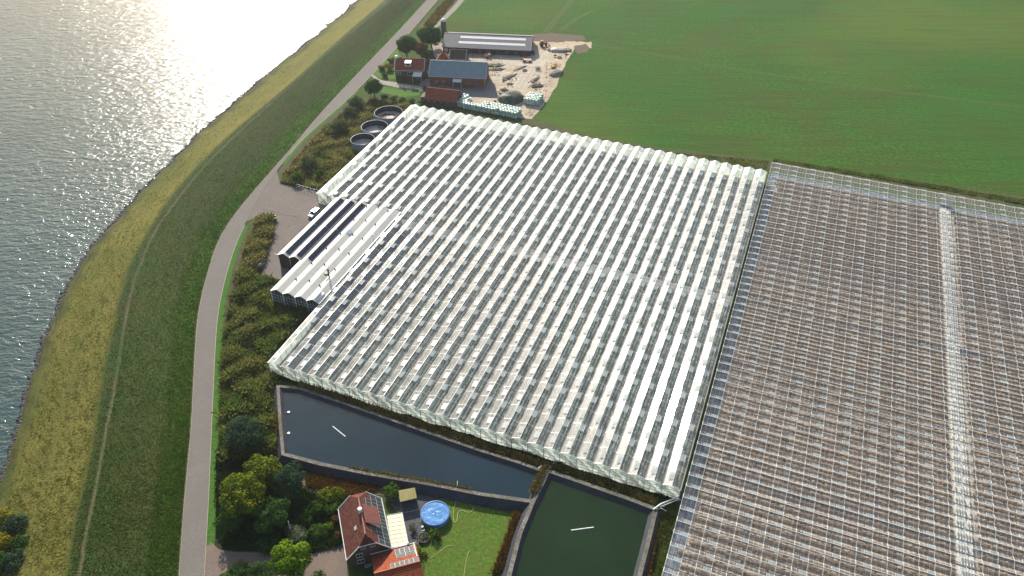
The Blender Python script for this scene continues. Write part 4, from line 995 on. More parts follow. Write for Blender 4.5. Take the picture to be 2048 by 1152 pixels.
for px, py, rx, ry, h, az, lab in ((987, 131, 3.6, 1.6, .9, 0, 'flat dark heap of stones and weeds right of the blue roofed barn'), (992, 139, 3.2, 1.2, .8, .1, 'low dark rubble heap nearest the blue roofed barn corner'),
                                   (1018, 155, 3.6, 1.0, .9, .9, 'long weedy rubble strip between the concrete slabs'), (1040, 137, 3.4, .8, .5, .8, 'thin weedy strip along the concrete slab edge'), (1074, 172, 2.2, 1.5, 1.3, .3, 'dark rubble heap behind the square bale stack'),
                                   (1070, 160, 2.6, .9, .9, 1.0, 'mossy rubble strip above the square bale stack'), (1008, 180, 1.4, 1.0, .9, 0, 'brown rubble heap left of the sheeted silage heap'), (1020, 168, 1.0, .8, .7, 0, 'small dark rubble heap beside the concrete slab')):
    heap('rubble_heap', G(px, py, 0), rx, ry, h*.6, az, debris, lab, 'heap', 34, .5)
heap('covered_heap', G(1119, 101, 0), 4.6, 2.2, 1.2, -.05, mnoise('pale_sheet', (.38, .34, .28), (.5, .46, .4), .8, .6, .5, .1, c3=(.55, .42, .25)), 'pale sheeted heap ringed with tyres at the corner of the farm yard', 'heap', 22, .15)
def tyre(p, r, lab, grp='old tyres in the farm yard', tilt=0, stackn=1):
    m = MB()
    for k in range(stackn): m.lathe((0, 0, .14*r/.5+.28*k*r/.5), [(r*.55, -.12), (r*.8, -.14), (r, -.08), (r, .08), (r*.8, .14), (r*.55, .12), (r*.55, -.12)], 14)
    o = m.build('tyre', M['black'], None, lab, 'tyre', grp, loc=p); o.rotation_euler = (tilt, 0, 0)
for i in range(22):
    a = i*2*math.pi/22; c = G(1119, 101, 0); p = c + Vector((5.0*math.cos(a)*random.uniform(.95, 1.08), 2.6*math.sin(a)*random.uniform(.9, 1.12), .02))
    tyre(p, .5, 'black tyre weighing down the edge of the pale sheeted heap')
for i in range(14): tyre(G(1132+random.uniform(-5, 10), 104+random.uniform(-6, 8), .05), .5, 'black tyre in the loose pile right of the pale sheeted heap', tilt=random.uniform(-.3, .3))
for px, py, rr, lab in ((1049.5, 141.5, 1.1, 'large dark tractor tyre with pale middle lying on the concrete slab'), (1119, 116, 1.1, 'large dark tyre on pale sand at the meadow edge'), (1110, 111, .6, 'small dark tyre uppermost of three on the sand'), (1110.5, 115.5, .5, 'small dark tyre in the middle of three on the sand'), (1000, 187, .6, 'small tyre beside the grey paved yard'), (990, 203, .6, 'small tyre in front of the long bale stack')): tyre(G(px, py, .02), rr, lab)
# loose stones, weeds and scraps over the yard
Vs_ = []; Fs_ = []
def scraps(px, py, sx, sy, k, r0, r1):
    for i in range(int(k*.55)):
        p = G(px+random.gauss(0, sx), py+random.gauss(0, sy), .08); r = random.uniform(r0, r1); b = len(Vs_)
        for a, bb, c in ((1, 0, 0), (0, 1, 0), (-1, 0, 0), (0, -1, 0), (0, 0, .8)): Vs_.append((p.x+r*a*random.uniform(.5, 1.6), p.y+r*bb*random.uniform(.5, 1.6), p.z+r*c))
        Fs_.extend([(b, b+1, b+4), (b+1, b+2, b+4), (b+2, b+3, b+4), (b+3, b, b+4)])
for a in ((988, 131, 8, 2, 70, .15, .5), (990, 142, 9, 3, 70, .15, .45), (1018, 156, 7, 5, 90, .15, .45), (1041, 137, 6, 3, 50, .1, .35), (1072, 170, 6, 5, 90, .15, .5), (1070, 158, 4, 6, 60, .1, .4), (1008, 181, 5, 3, 50, .15, .5), (1020, 169, 4, 3, 40, .1, .4),
          (1095, 160, 8, 14, 150, .1, .35), (1108, 135, 8, 8, 110, .1, .4), (1084, 190, 8, 12, 120, .1, .3), (1062, 228, 8, 6, 90, .1, .3), (1125, 108, 12, 6, 110, .12, .4), (985, 152, 7, 4, 60, .1, .35), (1010, 116, 40, 2, 40, .1, .3), (955, 112, 30, 1.2, 40, .15, .4), (905, 170, 30, 2, 30, .15, .4)): scraps(*a)
n = NT('yard_scraps'); gnode = n.n('ShaderNodeNewGeometry'); n.pbsdf(n.ramp(gnode.outputs['Random Per Island'], [(0, (.02, .022, .02)), (.35, (.06, .07, .03)), (.6, (.16, .13, .09)), (.85, (.38, .33, .26)), (1, (.6, .55, .48))]), .9)
npmesh('yard_scraps', Vs_, Fs_, n.m, kind='stuff', label='loose stones, weeds and scraps scattered over the sandy farm yard', cat='rubble')
o = empty('bale_feeder', G(1076, 140, 0), .3, 'round dark green bale feeder standing on the concrete slab', 'feeder')
m = MB()
for z in (.1, .7, 1.3): m.lathe((0, 0, z), [(1.15, -.05), (1.2, 0), (1.15, .05)], 18)
for k in range(14): m.tube([(1.17*math.cos(k*.4488), 1.17*math.sin(k*.4488), 0), (1.17*math.cos(k*.4488), 1.17*math.sin(k*.4488), 1.4)], .035, 4)
m.build('ring_frame', mplain('dark_green_paint', (.03, .07, .05)), o); crown('hay', [(0, 0, .6, .9, .9, .7)], 14, .35, M['leaf_blue'], o)
# machines
red = mplain('faded_red_paint', (.32, .07, .06), .5); pink = mplain('faded_pink_paint', (.42, .24, .20), .6); blue = mplain('blue_paint', (.05, .16, .38), .4); yel = mplain('yellow_paint', (.5, .33, .04), .5)
def wheel(parent, x, y, r, w=.28, nm='wheel'):
    m = MB(); R = Matrix.Rotation(math.pi/2, 3, 'X'); n_ = 16; vs = []
    prof = [(0, -w/2*.6), (r*.55, -w/2*.6), (r*.6, -w/2), (r*.95, -w/2), (r, -w/3), (r, w/3), (r*.95, w/2), (r*.6, w/2), (r*.55, w/2*.6), (0, w/2*.6)]
    b = MB(); b.lathe((0, 0, 0), prof, n_); b.v = [tuple(R @ Vector(v) + Vector((x, y, r))) for v in b.v]; return b.build(nm, M['black'], parent)
o = empty('livestock_trailer', G(975.5, 115, 0), .02, 'open slatted livestock trailer on pale concrete behind the blue roofed barn', 'trailer')
m = MB(); m.box((0, 0, .7), (2.6, 1.6, .12))
for z in (1.0, 1.35, 1.7): 
    for y in (-.8, .8): m.box((0, y, z), (2.6, .05, .2))
    for x in (-1.3, 1.3): m.box((x, 0, z), (.05, 1.6, .2))
m.build('body', pink, o); m = MB(); m.box((.6, 0, 1.2), (.9, 1.3, .8)); m.build('load', red, o)
wheel(o, -.3, -.9, .38); wheel(o, -.3, .9, .38); m = MB(); m.tube([(-1.3, 0, .6), (-2.4, 0, .5)], .06, 5); m.build('drawbar', M['dark_metal'], o)
def tractor(name, p, rz_, col, label, cat, loader=False):
    o = empty(name, p, rz_, label, cat)
    m = MB(); m.box((1.0, 0, 1.15), (1.8, .8, .7)); m.box((1.0, 0, 1.55), (1.6, .66, .14)); m.box((1.92, 0, 1.1), (.08, .7, .6)); m.build('bonnet', col, o)
    m = MB(); m.box((-.55, 0, 1.0), (1.2, 1.0, .7)); m.build('chassis', M['dark_metal'], o)
    m = MB(); m.slab((-1.3, -.75, 2.65), (.2, -.75, 2.65), (.2, .75, 2.65), (-1.3, .75, 2.65), .1)
    for x in (-1.2, .1):
        for y in (-.68, .68): m.tube([(x, y, 1.3), (x*.92, y*.95, 2.6)], .05, 4)
    m.build('cab', col, o); m = MB(); m.box((-.55, 0, 1.95), (1.2, 1.28, 1.1)); m.build('cab_glass', M['dark_glass'], o)
    for y in (-.85, .85): wheel(o, -.8, y, .8, .45); wheel(o, 1.4, y*.9, .5, .32)
    for y in (-.85, .85):
        m = MB(); m.slab((-1.5, y-.25, 1.7), (-.1, y-.25, 1.7), (-.1, y+.25, 1.7), (-1.5, y+.25, 1.7), .06); m.build('mudguard', col, o)
    m = MB(); m.tube([(.9, .25, 1.6), (.9, .25, 2.4)], .05, 6); m.build('exhaust', M['dark_metal'], o)
    if loader:
        m = MB()
        for y in (-.6, .6): m.tube([(-.2, y, 1.7), (1.6, y, 1.9), (2.7, y, .6)], .07, 5)
        m.box((2.9, 0, .5), (.5, 1.7, .6)); m.build('loader_arm', col, o)
    return o
tractor('tractor', G(1064, 108, 0), 1.75, blue, 'blue tractor parked at the right end of the cow barn', 'tractor')
tractor('loader_tractor', G(1086, 92, 0), .2, red, 'reddish loader tractor on pale concrete near the sheeted heap', 'tractor', True)
o = empty('hay_rake', G(1047, 114, 0), .1, 'bright red hay rake lying in front of the cow barn', 'machine')
m = MB(); m.box((0, 0, .6), (2.6, .25, .25)); m.tube([(0, 0, .6), (0, -1.4, .45)], .07, 5); m.box((0, .1, .85), (1.4, .5, .25)); m.build('beam', red, o)
for x in (-1.1, -.4, .4, 1.1):
    m = MB(); m.lathe((x, .4, .25), [(.45, 0), (.5, .05), (.1, .15), (0, .16)], 10); m.build('rotor', red, o)
o = empty('farm_wagon', G(1054, 123, 0), -.15, 'faded pink flat wagon with big dark wheels on the concrete apron', 'wagon')
m = MB(); m.slab((-2, -.95, 1.0), (2, -.95, 1.0), (2, .95, 1.0), (-2, .95, 1.0), .14); m.box((-1.95, 0, 1.3), (.08, 1.8, .6)); m.build('deck', pink, o)
for x in (-1.3, 1.4):
    for y in (-1.05, 1.05): wheel(o, x, y, .5, .3)
m = MB(); m.tube([(-2, 0, .7), (-3.3, 0, .5)], .06, 5); m.build('drawbar', M['dark_metal'], o)
o = empty('plough', G(1108, 133, 0), .5, 'yellow and red plough left on rubble at the meadow edge', 'machine')
m = MB(); m.tube([(-1.6, 0, .8), (1.6, .4, .9)], .12, 6); m.tube([(0, 0, .8), (.1, -1.1, .7)], .08, 5); m.build('beam', red, o)
for k in range(4):
    m = MB(); x = -1.2+k*.8; m.slab((x, -.1, .1), (x+.5, -.3, .1), (x+.6, -.2, .8), (x+.1, .1, .75), .06); m.build('share', yel, o)
m = MB(); m.box((-1.1, -.9, .55), (1.5, 1.0, .7)); m.build('seed_box', yel, o)
# pale fence along the farm drive
o = empty('fence', G(765, 168, 0), 0, 'low pale post and rail fence along the farm drive', 'fence')
bpy.context.view_layer.update()
pp = [local(o, p) for p in GP([(765, 169), (785, 173.5), (805, 176.5), (826, 180), (845, 184)], 0)]
path = []
for a, b in zip(pp, pp[1:]): path += [a.lerp(b, k/3) for k in range(3)]
path.append(pp[-1])
for p in path:
    m = MB(); m.box((p.x, p.y, .65), (.14, .14, 1.3)); m.build('post', M['white_paint'], o)
m = MB()
for z in (.5, 1.1): m.tube([p+Vector((0, 0, z)) for p in path], .05, 4)
m.build('rail', M['white_paint'], o)
# yard fence and gate line near the glasshouse corner
o = empty('fence', G(594, 376.5, 0), 0, 'thin grey fence between the parking yard and the wild shrubs', 'fence')
bpy.context.view_layer.update(); a, b = local(o, G(594, 377, 0)), local(o, G(637, 389, 0))
for k in range(7):
    p = a.lerp(b, k/6); m = MB(); m.box((p.x, p.y, .9), (.09, .09, 1.8)); m.build('post', M['alu'], o)
m = MB()
for z in (.5, 1.0, 1.75): m.tube([a+Vector((0, 0, z)), b+Vector((0, 0, z))], .05 if z > 1.5 else .02, 4)
m.build('rail', M['alu'], o)
# bin and sign at the yard
o = empty('planter_box', G(549, 440, 0), .3, 'white rimmed dark square bin at the tip of the reed bed', 'bin')
m = MB()
for s_ in (-.75, .75): m.box((s_, 0, .6), (.12, 1.5, 1.2)); m.box((0, s_, .6), (1.38, .12, 1.2))
m.build('side', mplain('green_grey', (.2, .26, .24)), o); m = MB()
for s_ in (-.75, .75): m.box((s_, 0, 1.24), (.22, 1.72, .08)); m.box((0, s_, 1.24), (1.28, .22, .08))
m.build('rim', M['white_paint'], o); m = MB(); m.box((0, 0, .5), (1.36, 1.36, .08)); m.build('fill', M['black'], o)
o = empty('signboard', G(521.5, 537, 0), .9, 'small blue grey signboard on posts between reeds and yard', 'sign')
m = MB(); m.box((0, 0, 1.3), (1.6, .08, 1.0)); m.build('board', mplain('sign_blue', (.35, .42, .55)), o); m = MB()
for x in (-.6, .6): m.box((x, .06, .7), (.09, .09, 1.4))
m.build('post', M['grey_metal'], o)
# white estate car
def car(name, p, rz_, label):
    o = empty(name, p, rz_, label, 'car'); wp = mplain('white_car_paint', (.78, .79, .80), .25, 0, .6)
    m = MB(); W = .92
    side = [(-2.25, .35), (2.25, .35), (2.35, .75), (2.2, 1.0), (1.15, 1.12), (.45, 1.72), (.1, 1.82), (-1.9, 1.82), (-2.2, 1.6), (-2.32, 1.0), (-2.3, .6)]
    body = [(-2.25, .35), (2.25, .35), (2.35, .7), (2.2, .98), (1.15, 1.1), (-2.32, 1.1), (-2.3, .6)]
    n_ = len(body); m.add([(x, -W, z) for x, z in body] + [(x, W, z) for x, z in body], [tuple(range(n_)), tuple(range(n_, 2*n_))[::-1]] + [(i, n_+i, n_+(i+1) % n_, (i+1) % n_) for i in range(n_)])
    m.build('body', wp, o)
    gl = [(1.15, 1.1), (.42, 1.7), (-1.95, 1.7), (-2.28, 1.1)]; Wt = .78; m = MB()
    m.add([(gl[0][0], -W+.03, 1.1), (gl[1][0], -Wt, 1.7), (gl[2][0], -Wt, 1.7), (gl[3][0], -W+.03, 1.1), (gl[0][0], W-.03, 1.1), (gl[1][0], Wt, 1.7), (gl[2][0], Wt, 1.7), (gl[3][0], W-.03, 1.1)], [(0, 3, 2, 1), (4, 5, 6, 7), (0, 1, 5, 4), (2, 3, 7, 6)])
    m.build('window', M['dark_glass'], o)
    m = MB(); m.slab((-2.0, -Wt-.02, 1.8), (.5, -Wt-.02, 1.8), (.5, Wt+.02, 1.8), (-2.0, Wt+.02, 1.8), .12)
    for y in (-1, 1):
        for a, b in (((1.15, 1.1), (.45, 1.72)), ((-.5, 1.1), (-.5, 1.72)), ((-2.28, 1.1), (-1.98, 1.72))): m.tube([(a[0], y*(W-.03), a[1]), (b[0], y*Wt, b[1])], .06, 4)
    m.build('roof', wp, o)
    for x in (-1.4, 1.45):
        for y in (-.85, .85): wheel(o, x, y, .33, .22)
    for y in (-.65, .65):
        m = MB(); m.box((2.28, y, .82), (.1, .35, .18)); m.build('headlight', M['skylight'], o)
    m = MB(); m.box((2.33, 0, .6), (.06, 1.0, .25)); m.build('grille', M['dark_metal'], o)
    for y in (-1, 1):
        m = MB(); m.box((.75, y*1.02, 1.15), (.2, .16, .14)); m.build('mirror', wp, o)
    return o
d = G(620, 437, 0)-G(640, 421, 0); car('parked_car', G(629, 430.5, .09), math.atan2(d.y, d.x), 'white estate car parked against the solar panel shed')
# ---------------------------------------------------------------- the house at the bottom
EV, RG, ZH = 3.5, 9.0, 7.0
A, B = G(693.3, 1120.8, EV), G(783.7, 1096.7, EV)
hs, HW = root_from('house', A, B, 'brick house with half hipped brown red tiled roof, solar panels and cream patio cover', 'house')
HD, HM = 12.9, HW/2; SL_ = (RG-EV)/HM; hx = (RG-ZH)/SL_; RY0, RY1 = 1.25, 10.3
m = MB(); T = .16
def rp(pts, t=T):
    pts = [Vector(p) for p in pts]; nn_ = (pts[1]-pts[0]).cross(pts[2]-pts[0]).normalized(); k = len(pts)
    if nn_.z < 0: pts = pts[::-1]; nn_ = -nn_
    m.add(pts + [p-nn_*t for p in pts], [tuple(range(k)), tuple(range(k, 2*k))[::-1]] + [(i, k+i, k+(i+1) % k, (i+1) % k) for i in range(k)])
rp([(0, 0, EV), (HM-hx, 0, ZH), (HM, RY0, RG), (HM, RY1, RG), (HM-hx, HD, ZH), (0, HD, EV)][::-1])
rp([(HW, 0, EV), (HM+hx, 0, ZH), (HM, RY0, RG), (HM, RY1, RG), (HM+hx, HD, ZH), (HW, HD, EV)])
rp([(HM-hx, 0, ZH), (HM+hx, 0, ZH), (HM, RY0, RG)]); rp([(HM+hx, HD, ZH), (HM-hx, HD, ZH), (HM, RY1, RG)])
m.build('roof', M['tile_brown'], hs)
m = MB(); m.tube([(HM, RY0, RG+.03), (HM, RY1, RG+.03)], .14, 6); m.build('ridge_tiles', mnoise('ridge_tile', (.30, .15, .10), (.45, .30, .24), 4), hs)
m = MB()
for a, b in (((0, 0, EV), (HM-hx, 0, ZH)), ((HW, 0, EV), (HM+hx, 0, ZH)), ((HM-hx, 0, ZH-.05), (HM+hx, 0, ZH-.05)), ((-.05, 0, EV), (-.05, HD, EV)), ((HW+.05, 0, EV), (HW+.05, HD, EV)), ((0, HD, EV), (HM-hx, HD, ZH)), ((HW, HD, EV), (HM+hx, HD, ZH))): m.tube([a, b], .11, 5)
m.build('roof_trim', M['white_paint'], hs)
i0 = .45; m = MB(); zz = EV+i0*SL_-.25
m.poly([(i0, .35, 0), (HW-i0, .35, 0), (HW-i0, .35, zz), (HM+hx, .35, ZH-.25), (HM-hx, .35, ZH-.25), (i0, .35, zz)]); m.poly([(HW-i0, HD-.35, 0), (i0, HD-.35, 0), (i0, HD-.35, zz), (HM-hx, HD-.35, ZH-.25), (HM+hx, HD-.35, ZH-.25), (HW-i0, HD-.35, zz)])
m.quad((i0, HD-.35, 0), (i0, .35, 0), (i0, .35, zz), (i0, HD-.35, zz)); m.quad((HW-i0, .35, 0), (HW-i0, HD-.35, 0), (HW-i0, HD-.35, zz), (HW-i0, .35, zz)); m.build('wall', M['brick_dark'], hs)
window(hs, HM-.95, .32, 6.0, 1.0, .9); window(hs, HM+.95, .32, 6.0, 1.0, .9); window(hs, 2.7, .32, 3.6, 1.3, 1.2); window(hs, 2.7, .32, 1.4, 1.4, 1.2)
def slope_pt(s, y, lift=.06):
    # s metres up the right slope from its eave
    k = math.hypot(1, SL_); return Vector((HW - s/k + lift*SL_/k, y, EV + s*SL_/k + lift/k))
def panel(s0, s1, y0, y1):
    f = MB(); f.slab(slope_pt(s0, y0), slope_pt(s0, y1), slope_pt(s1, y1), slope_pt(s1, y0), .05); o = f.build('solar_panel', M['alu'], hs)
    g = MB(); e = .045; g.slab(slope_pt(s0+e, y0+e, .075), slope_pt(s0+e, y1-e, .075), slope_pt(s1-e, y1-e, .075), slope_pt(s1-e, y0+e, .075), .02); g.build('cells', M['solar_house'], o)
c1, c2, c3 = (.2, 1.85), (1.9, 3.55), (3.6, 5.25); PH = .96
for k in range(9): panel(*c1, 12.55-PH*(k+1)+.02, 12.55-PH*k-.02)
for k in range(4): panel(*c2, 12.55-PH*(k+1)+.02, 12.55-PH*k-.02)
for k in (1.5, 2.5): panel(*c3, 12.55-PH*(k+1)+.02, 12.55-PH*k-.02)
for k in range(4): panel(*c1, .25+PH*k+.02, .25+PH*(k+1)-.02)
for k in range(4): panel(*c2, .25+PH*k+.02, .25+PH*(k+1)-.02)
panel(*c3, .25+PH*2.6+.02, .25+PH*3.6-.02)
# dormer: low corrugated red roof with white cheeks
m = MB(); yA, yB = 4.3, 8.6; a = slope_pt(6.7, 0, .25); b = slope_pt(2.2, 0, 0); hd = 1.35
m.slab((b.x+.25, yA-.15, b.z+hd), (b.x+.25, yB+.15, b.z+hd), (a.x, yB+.15, a.z), (a.x, yA-.15, a.z), .12)
dm = m.build('dormer', mcorr('dark_red_sheet', (.20, .06, .045), 'Y', .35, .45, 0, .8, .4, (.30, .14, .11), .5), hs)
m = MB()
for y in (yA, yB): m.tri((b.x, y, b.z), (b.x, y, b.z+hd-.1), (a.x, y, a.z-.1))
m.quad((b.x, yA, b.z), (b.x, yB, b.z), (b.x, yB, b.z+hd-.12), (b.x, yA, b.z+hd-.12)); m.build('cheek', M['white_paint'], dm)
m = MB(); m.tube([(b.x-1.4, yA+.9, b.z+2.0), (b.x-1.4, yA+.9, b.z+2.6)], .1, 6); m.build('roof_outlet', M['dark_metal'], dm)
m = MB(); m.cyl((HM-.15, 7.0, RG-.4), .42, .42, 1.1, 10); m.cyl((HM-.15, 7.0, RG+.7), .55, .45, .25, 10); m.build('chimney', M['white_paint'], hs)
m = MB(); q = Vector((2.9, 4.6, EV+2.9*SL_+.1)); m.box(q, (.7, .9, .12), 0, 0, Matrix.Rotation(-math.atan(SL_), 3, 'Y')); m.build('skylight', M['alu'], hs)
# patio cover
P_ = [local(hs, Vector(p)) for p in (G(773, 1030.8, 3.1), G(804.2, 1025.3, 2.7), G(817, 1089.2, 2.7), G(784.2, 1094.7, 3.1))]
m = MB(); m.slab(P_[3], P_[2], P_[1], P_[0], .06); pc = m.build('patio_cover', M['cream'], hs)
m = MB()
for k in range(9):
    t = k/8; m.tube([P_[0].lerp(P_[3], t)+Vector((0, 0, .02)), P_[1].lerp(P_[2], t)+Vector((0, 0, .02))], .03 if 0 < k < 8 else .07, 4)
m.tube([P_[1], P_[2]], .08, 4); m.build('cover_bars', M['skylight'], pc)
for t in (0.02, .5, .98):
    p = P_[1].lerp(P_[2], t); m = MB(); m.tube([(p.x, p.y, 0), (p.x, p.y, p.z)], .07, 5); m.build('post', M['white_paint'], pc)
# extension with orange roof
E1, E2, R1_, R2_ = [local(hs, Vector(p)) for p in (G(741.7, 1110, 3.1), G(828, 1087.5, 3.1), G(742, 1149, 5.3), G(845, 1122, 5.3))]
dE = (E2-E1).normalized(); dn = Vector((dE.y, -dE.x, 0)); wd = (R1_-E1).dot(dn); Le = (E2-E1).dot(dE)
R1_ = E1 + dn*wd; R1_.z = 5.3; R2_ = E1 + dE*(Le+.3) + dn*wd; R2_.z = 5.3
N1_, N2_ = E1 + dn*2*wd, E1 + dE*(Le+.6) + dn*2*wd
E2 = E1 + dE*(Le+.3); 
m = MB(); m.slab(E1, R1_, R2_, E2, .14); m.slab(R1_, N1_, N2_, R2_, .14); ex = m.build('extension_roof', M['tile_orange'], hs)
m = MB(); m.tube([R1_+Vector((0, 0, .05)), R2_+Vector((0, 0, .05))], .15, 6); m.build('ridge_tiles', mplain('orange_ridge', (.5, .16, .07)), ex)
m = MB(); ins = .3
def gp(p, z): return Vector((p.x, p.y, z))
a_, b_, c_, d_ = E1+dn*ins+dE*ins, E2+dn*ins-dE*ins, N2_-dn*ins-dE*ins, N1_-dn*ins+dE*ins
m.quad(gp(a_, 0), gp(b_, 0), gp(b_, 3.1), gp(a_, 3.1)); m.poly([gp(b_, 0), gp(c_, 0), gp(c_, 3.1), gp((b_+c_)/2, 5.1), gp(b_, 3.1)]); m.quad(gp(c_, 0), gp(d_, 0), gp(d_, 3.1), gp(c_, 3.1)); m.poly([gp(d_, 0), gp(a_, 0), gp(a_, 3.1), gp((a_+d_)/2, 5.1), gp(d_, 3.1)])
m.build('extension_wall', M['brick_red'], hs)
def ext_pt(u, v, lift=.05):      # u along the eave, v 0..1 up the back slope
    n_ = (R1_-E1).cross(E2-E1).normalized(); n_ = n_ if n_.z > 0 else -n_
    return E1 + dE*u + (R1_-E1)*v + n_*lift
def epanel(u0, u1, v0, v1):
    f = MB(); q = [ext_pt(u0, v0), ext_pt(u0, v1), ext_pt(u1, v1), ext_pt(u1, v0)]; f.slab(*q, .05); o = f.build('solar_panel', M['grey_metal'], hs)
    g = MB(); g.slab(ext_pt(u0+.03, v0+.008, .07), ext_pt(u0+.03, v1-.008, .07), ext_pt(u1-.03, v1-.008, .07), ext_pt(u1-.03, v0+.008, .07), .02); g.build('cells', M['solar_house'], o)
for k in range(4): epanel(Le-4.15+k*.98, Le-4.15+(k+1)*.98-.03, .06, .34)
for k in range(2): epanel(Le-4.1+k*1.95, Le-4.1+(k+1)*1.95-.03, .36, .53)
for k in range(6): epanel(Le-5.6+k*.95, Le-5.6+(k+1)*.95-.06, .74, .95)
m = MB()
for a, b in ((ext_pt(-.1, -.02, .1), ext_pt(Le+.35, -.02, .1)), (ext_pt(Le-.05, 0, .1), ext_pt(Le-.05, .72, .1))): m.tube([a, b], .12, 4)
m.build('roof_trim', M['white_paint'], ex)
m = MB(); q = ext_pt(Le-1.2, -.05); m.cyl((q.x, q.y, q.z), .25, .2, .6, 10); m.build('roof_outlet', M['white_paint'], ex)
d = G(737, 1135, 0); o = empty('garden_table', (d.x, d.y, 0), .3, 'small grey garden table in the shade of the house gable', 'table')
m = MB(); m.box((0, 0, .75), (1.5, .9, .06)); m.build('tabletop', M['grey_metal'], o)
for x in (-.6, .6):
    for y in (-.35, .35):
        m = MB(); m.box((x, y, .36), (.07, .07, .72)); m.build('leg', M['dark_metal'], o)

# pool
pc_ = G(870.2, 1026, 1.3); pc_.z = 0
o = empty('swimming_pool', pc_, .4, 'round blue covered swimming pool standing on the lawn', 'pool')
m = MB(); m.lathe((0, 0, 0), [(3.12, 0), (3.12, 1.28)], 48); m.build('pool_wall', mplain('pool_wall_blue', (.17, .26, .46), .5), o)
m = MB(); m.lathe((0, 0, 1.24), [(3.10, 0), (3.22, .03), (3.22, .09), (3.05, .09)], 48); m.build('rim', mplain('pool_rim', (.10, .22, .50), .4), o)
n = NT('blue_pool_cover'); ob = n.coord('Object'); w = n.n('ShaderNodeTexVoronoi', feature='DISTANCE_TO_EDGE'); w.inputs['Scale'].default_value = .75; n.l(n.coord('Object', (1, .45, 1), .7), w.inputs['Vector'])
rp_ = n.ramp(w.outputs['Distance'], [(0, (1, 1, 1)), (.09, (0, 0, 0))]); f = n.noise(ob, 1.1, 5, .7)
n.pbsdf(n.ramp(f, [(.35, (.055, .20, .46)), (.65, (.10, .29, .58))]), .28, n.bump(n.math('ADD', n.math('MULTIPLY', rp_, .35), f), .5, .07), 0, .5)
V = []; F = []; nr, na = 14, 48
for j in range(nr+1):
    for i in range(na):
        r_ = 3.07*j/nr; a = 2*math.pi*i/na; V.append((r_*math.cos(a), r_*math.sin(a), 1.22 + .018*math.sin(r_*3.1+2*math.sin(a*2))*(j < nr) + random.uniform(-.02, .02)))
for j in range(nr):
    for i in range(na): F.append((j*na+i, j*na+(i+1) % na, (j+1)*na+(i+1) % na, (j+1)*na+i))
cv = npmesh('cover', V, F, n.m, o)
for p in cv.data.polygons: p.use_smooth = True
m = MB()
for y in (-.28, .28): m.tube([(-3.7, y, 0), (-3.15, y, 1.6), (-2.9, y, 1.6), (-2.75, y, 1.2)], .045, 5)
for k in range(4): m.tube([(-3.6+.13*k, -.28, .3+.33*k), (-3.6+.13*k, .28, .3+.33*k)], .035, 4)
m.build('ladder', M['white_paint'], o)
m = MB(); m.cyl((-3.55, -1.8, 0), .3, .3, .8, 12); m.box((-3.6, -2.5, .25), (.6, .5, .5)); m.build('filter_pump', M['grey_metal'], o)
# shelter next to the pool
q = [G(797, 980.8, 2.6), G(829.7, 975, 2.6), G(833.8, 995.8, 2.2), G(800, 1003.7, 2.2)]; c = sum(q, Vector())/4
o = empty('garden_shelter', (c.x, c.y, 0), 0, 'open garden shelter with olive yellow sheet roof beside the pool', 'shelter')
bpy.context.view_layer.update(); q = [local(o, p) for p in q]
m = MB(); m.slab(q[3], q[2], q[1], q[0], .08); m.build('roof', mcorr('olive_sheet_roof', (.36, .31, .115), 'X', .35, .6, 0, .9, .3, (.2, .18, .07), .5), o)
for p in q:
    m = MB(); pz = p*.93; m.box((pz.x, pz.y, p.z/2), (.11, .11, p.z-.1)); m.build('post', M['wood'], o)
m = MB(); a, b = q[0]*.93, q[1]*.93; m.quad((a.x, a.y, 0), (b.x, b.y, 0), (b.x, b.y, 2.4), (a.x, a.y, 2.4)); m.build('back_wall', M['wood'], o)
def hose(pts, r, mat, label):
    m = MB(); P = GP(pts, .10); out = []
    for i in range(len(P)-1):
        p0, p1, p2, p3 = P[max(0, i-1)], P[i], P[i+1], P[min(len(P)-1, i+2)]
        for k in range(6):
            t = k/6; out.append(.5*((2*p1)+(p2-p0)*t+(2*p0-5*p1+4*p2-p3)*t*t+(3*p1-p0-3*p2+p3)*t**3))
    out.append(P[-1]); return out
yh = mplain('yellow_hose', (.50, .44, .20), .5)
H1 = hose([(913, 988), (912, 1004), (907, 1019), (907, 1039), (910, 1045), (914, 1039), (916, 1026), (924, 1021), (937, 1025), (945, 1021), (947, 1015)], .1, yh, '')
top = [G(915, 962, 1.1), G(914.6, 968, 2.1), G(914, 975, 1.9)]
m = MB(); m.tube(top + H1, .065, 5); m.build('garden_hose', yh, None, 'yellow hose running from the basin bank and looping over the lawn', 'hose')
m = MB(); m.tube(hose([(852, 1123), (870, 1110), (887, 1098), (895, 1092), (904, 1092)], 0, yh, ''), .05, 5); m.build('garden_hose', yh, None, 'short thin hose lying on the lawn near the orange extension', 'hose')
m = MB(); m.tube(hose([(939, 1099), (934, 1114), (931, 1130), (928, 1150), (926, 1170)], 0, yh, ''), .05, 5); m.build('garden_hose', yh, None, 'straight hose lying across the middle of the lawn', 'hose')
# flagpole
b = G(585.5, 1072, 0); o = empty('flagpole', b, 0, 'white leaning flagpole standing in the pale shrub by the drive', 'pole')
m = MB(); tp = G(576.5, 1043.5, 4.6)-b; m.tube([(0, 0, 0), tp], .09, 6); m.build('mast', M['white_paint'], o); m = MB(); m.lathe(tp, [(.02, -.05), (.15, .05), (.1, .18), (0, .22)], 8); m.build('finial', M['white_paint'], o)
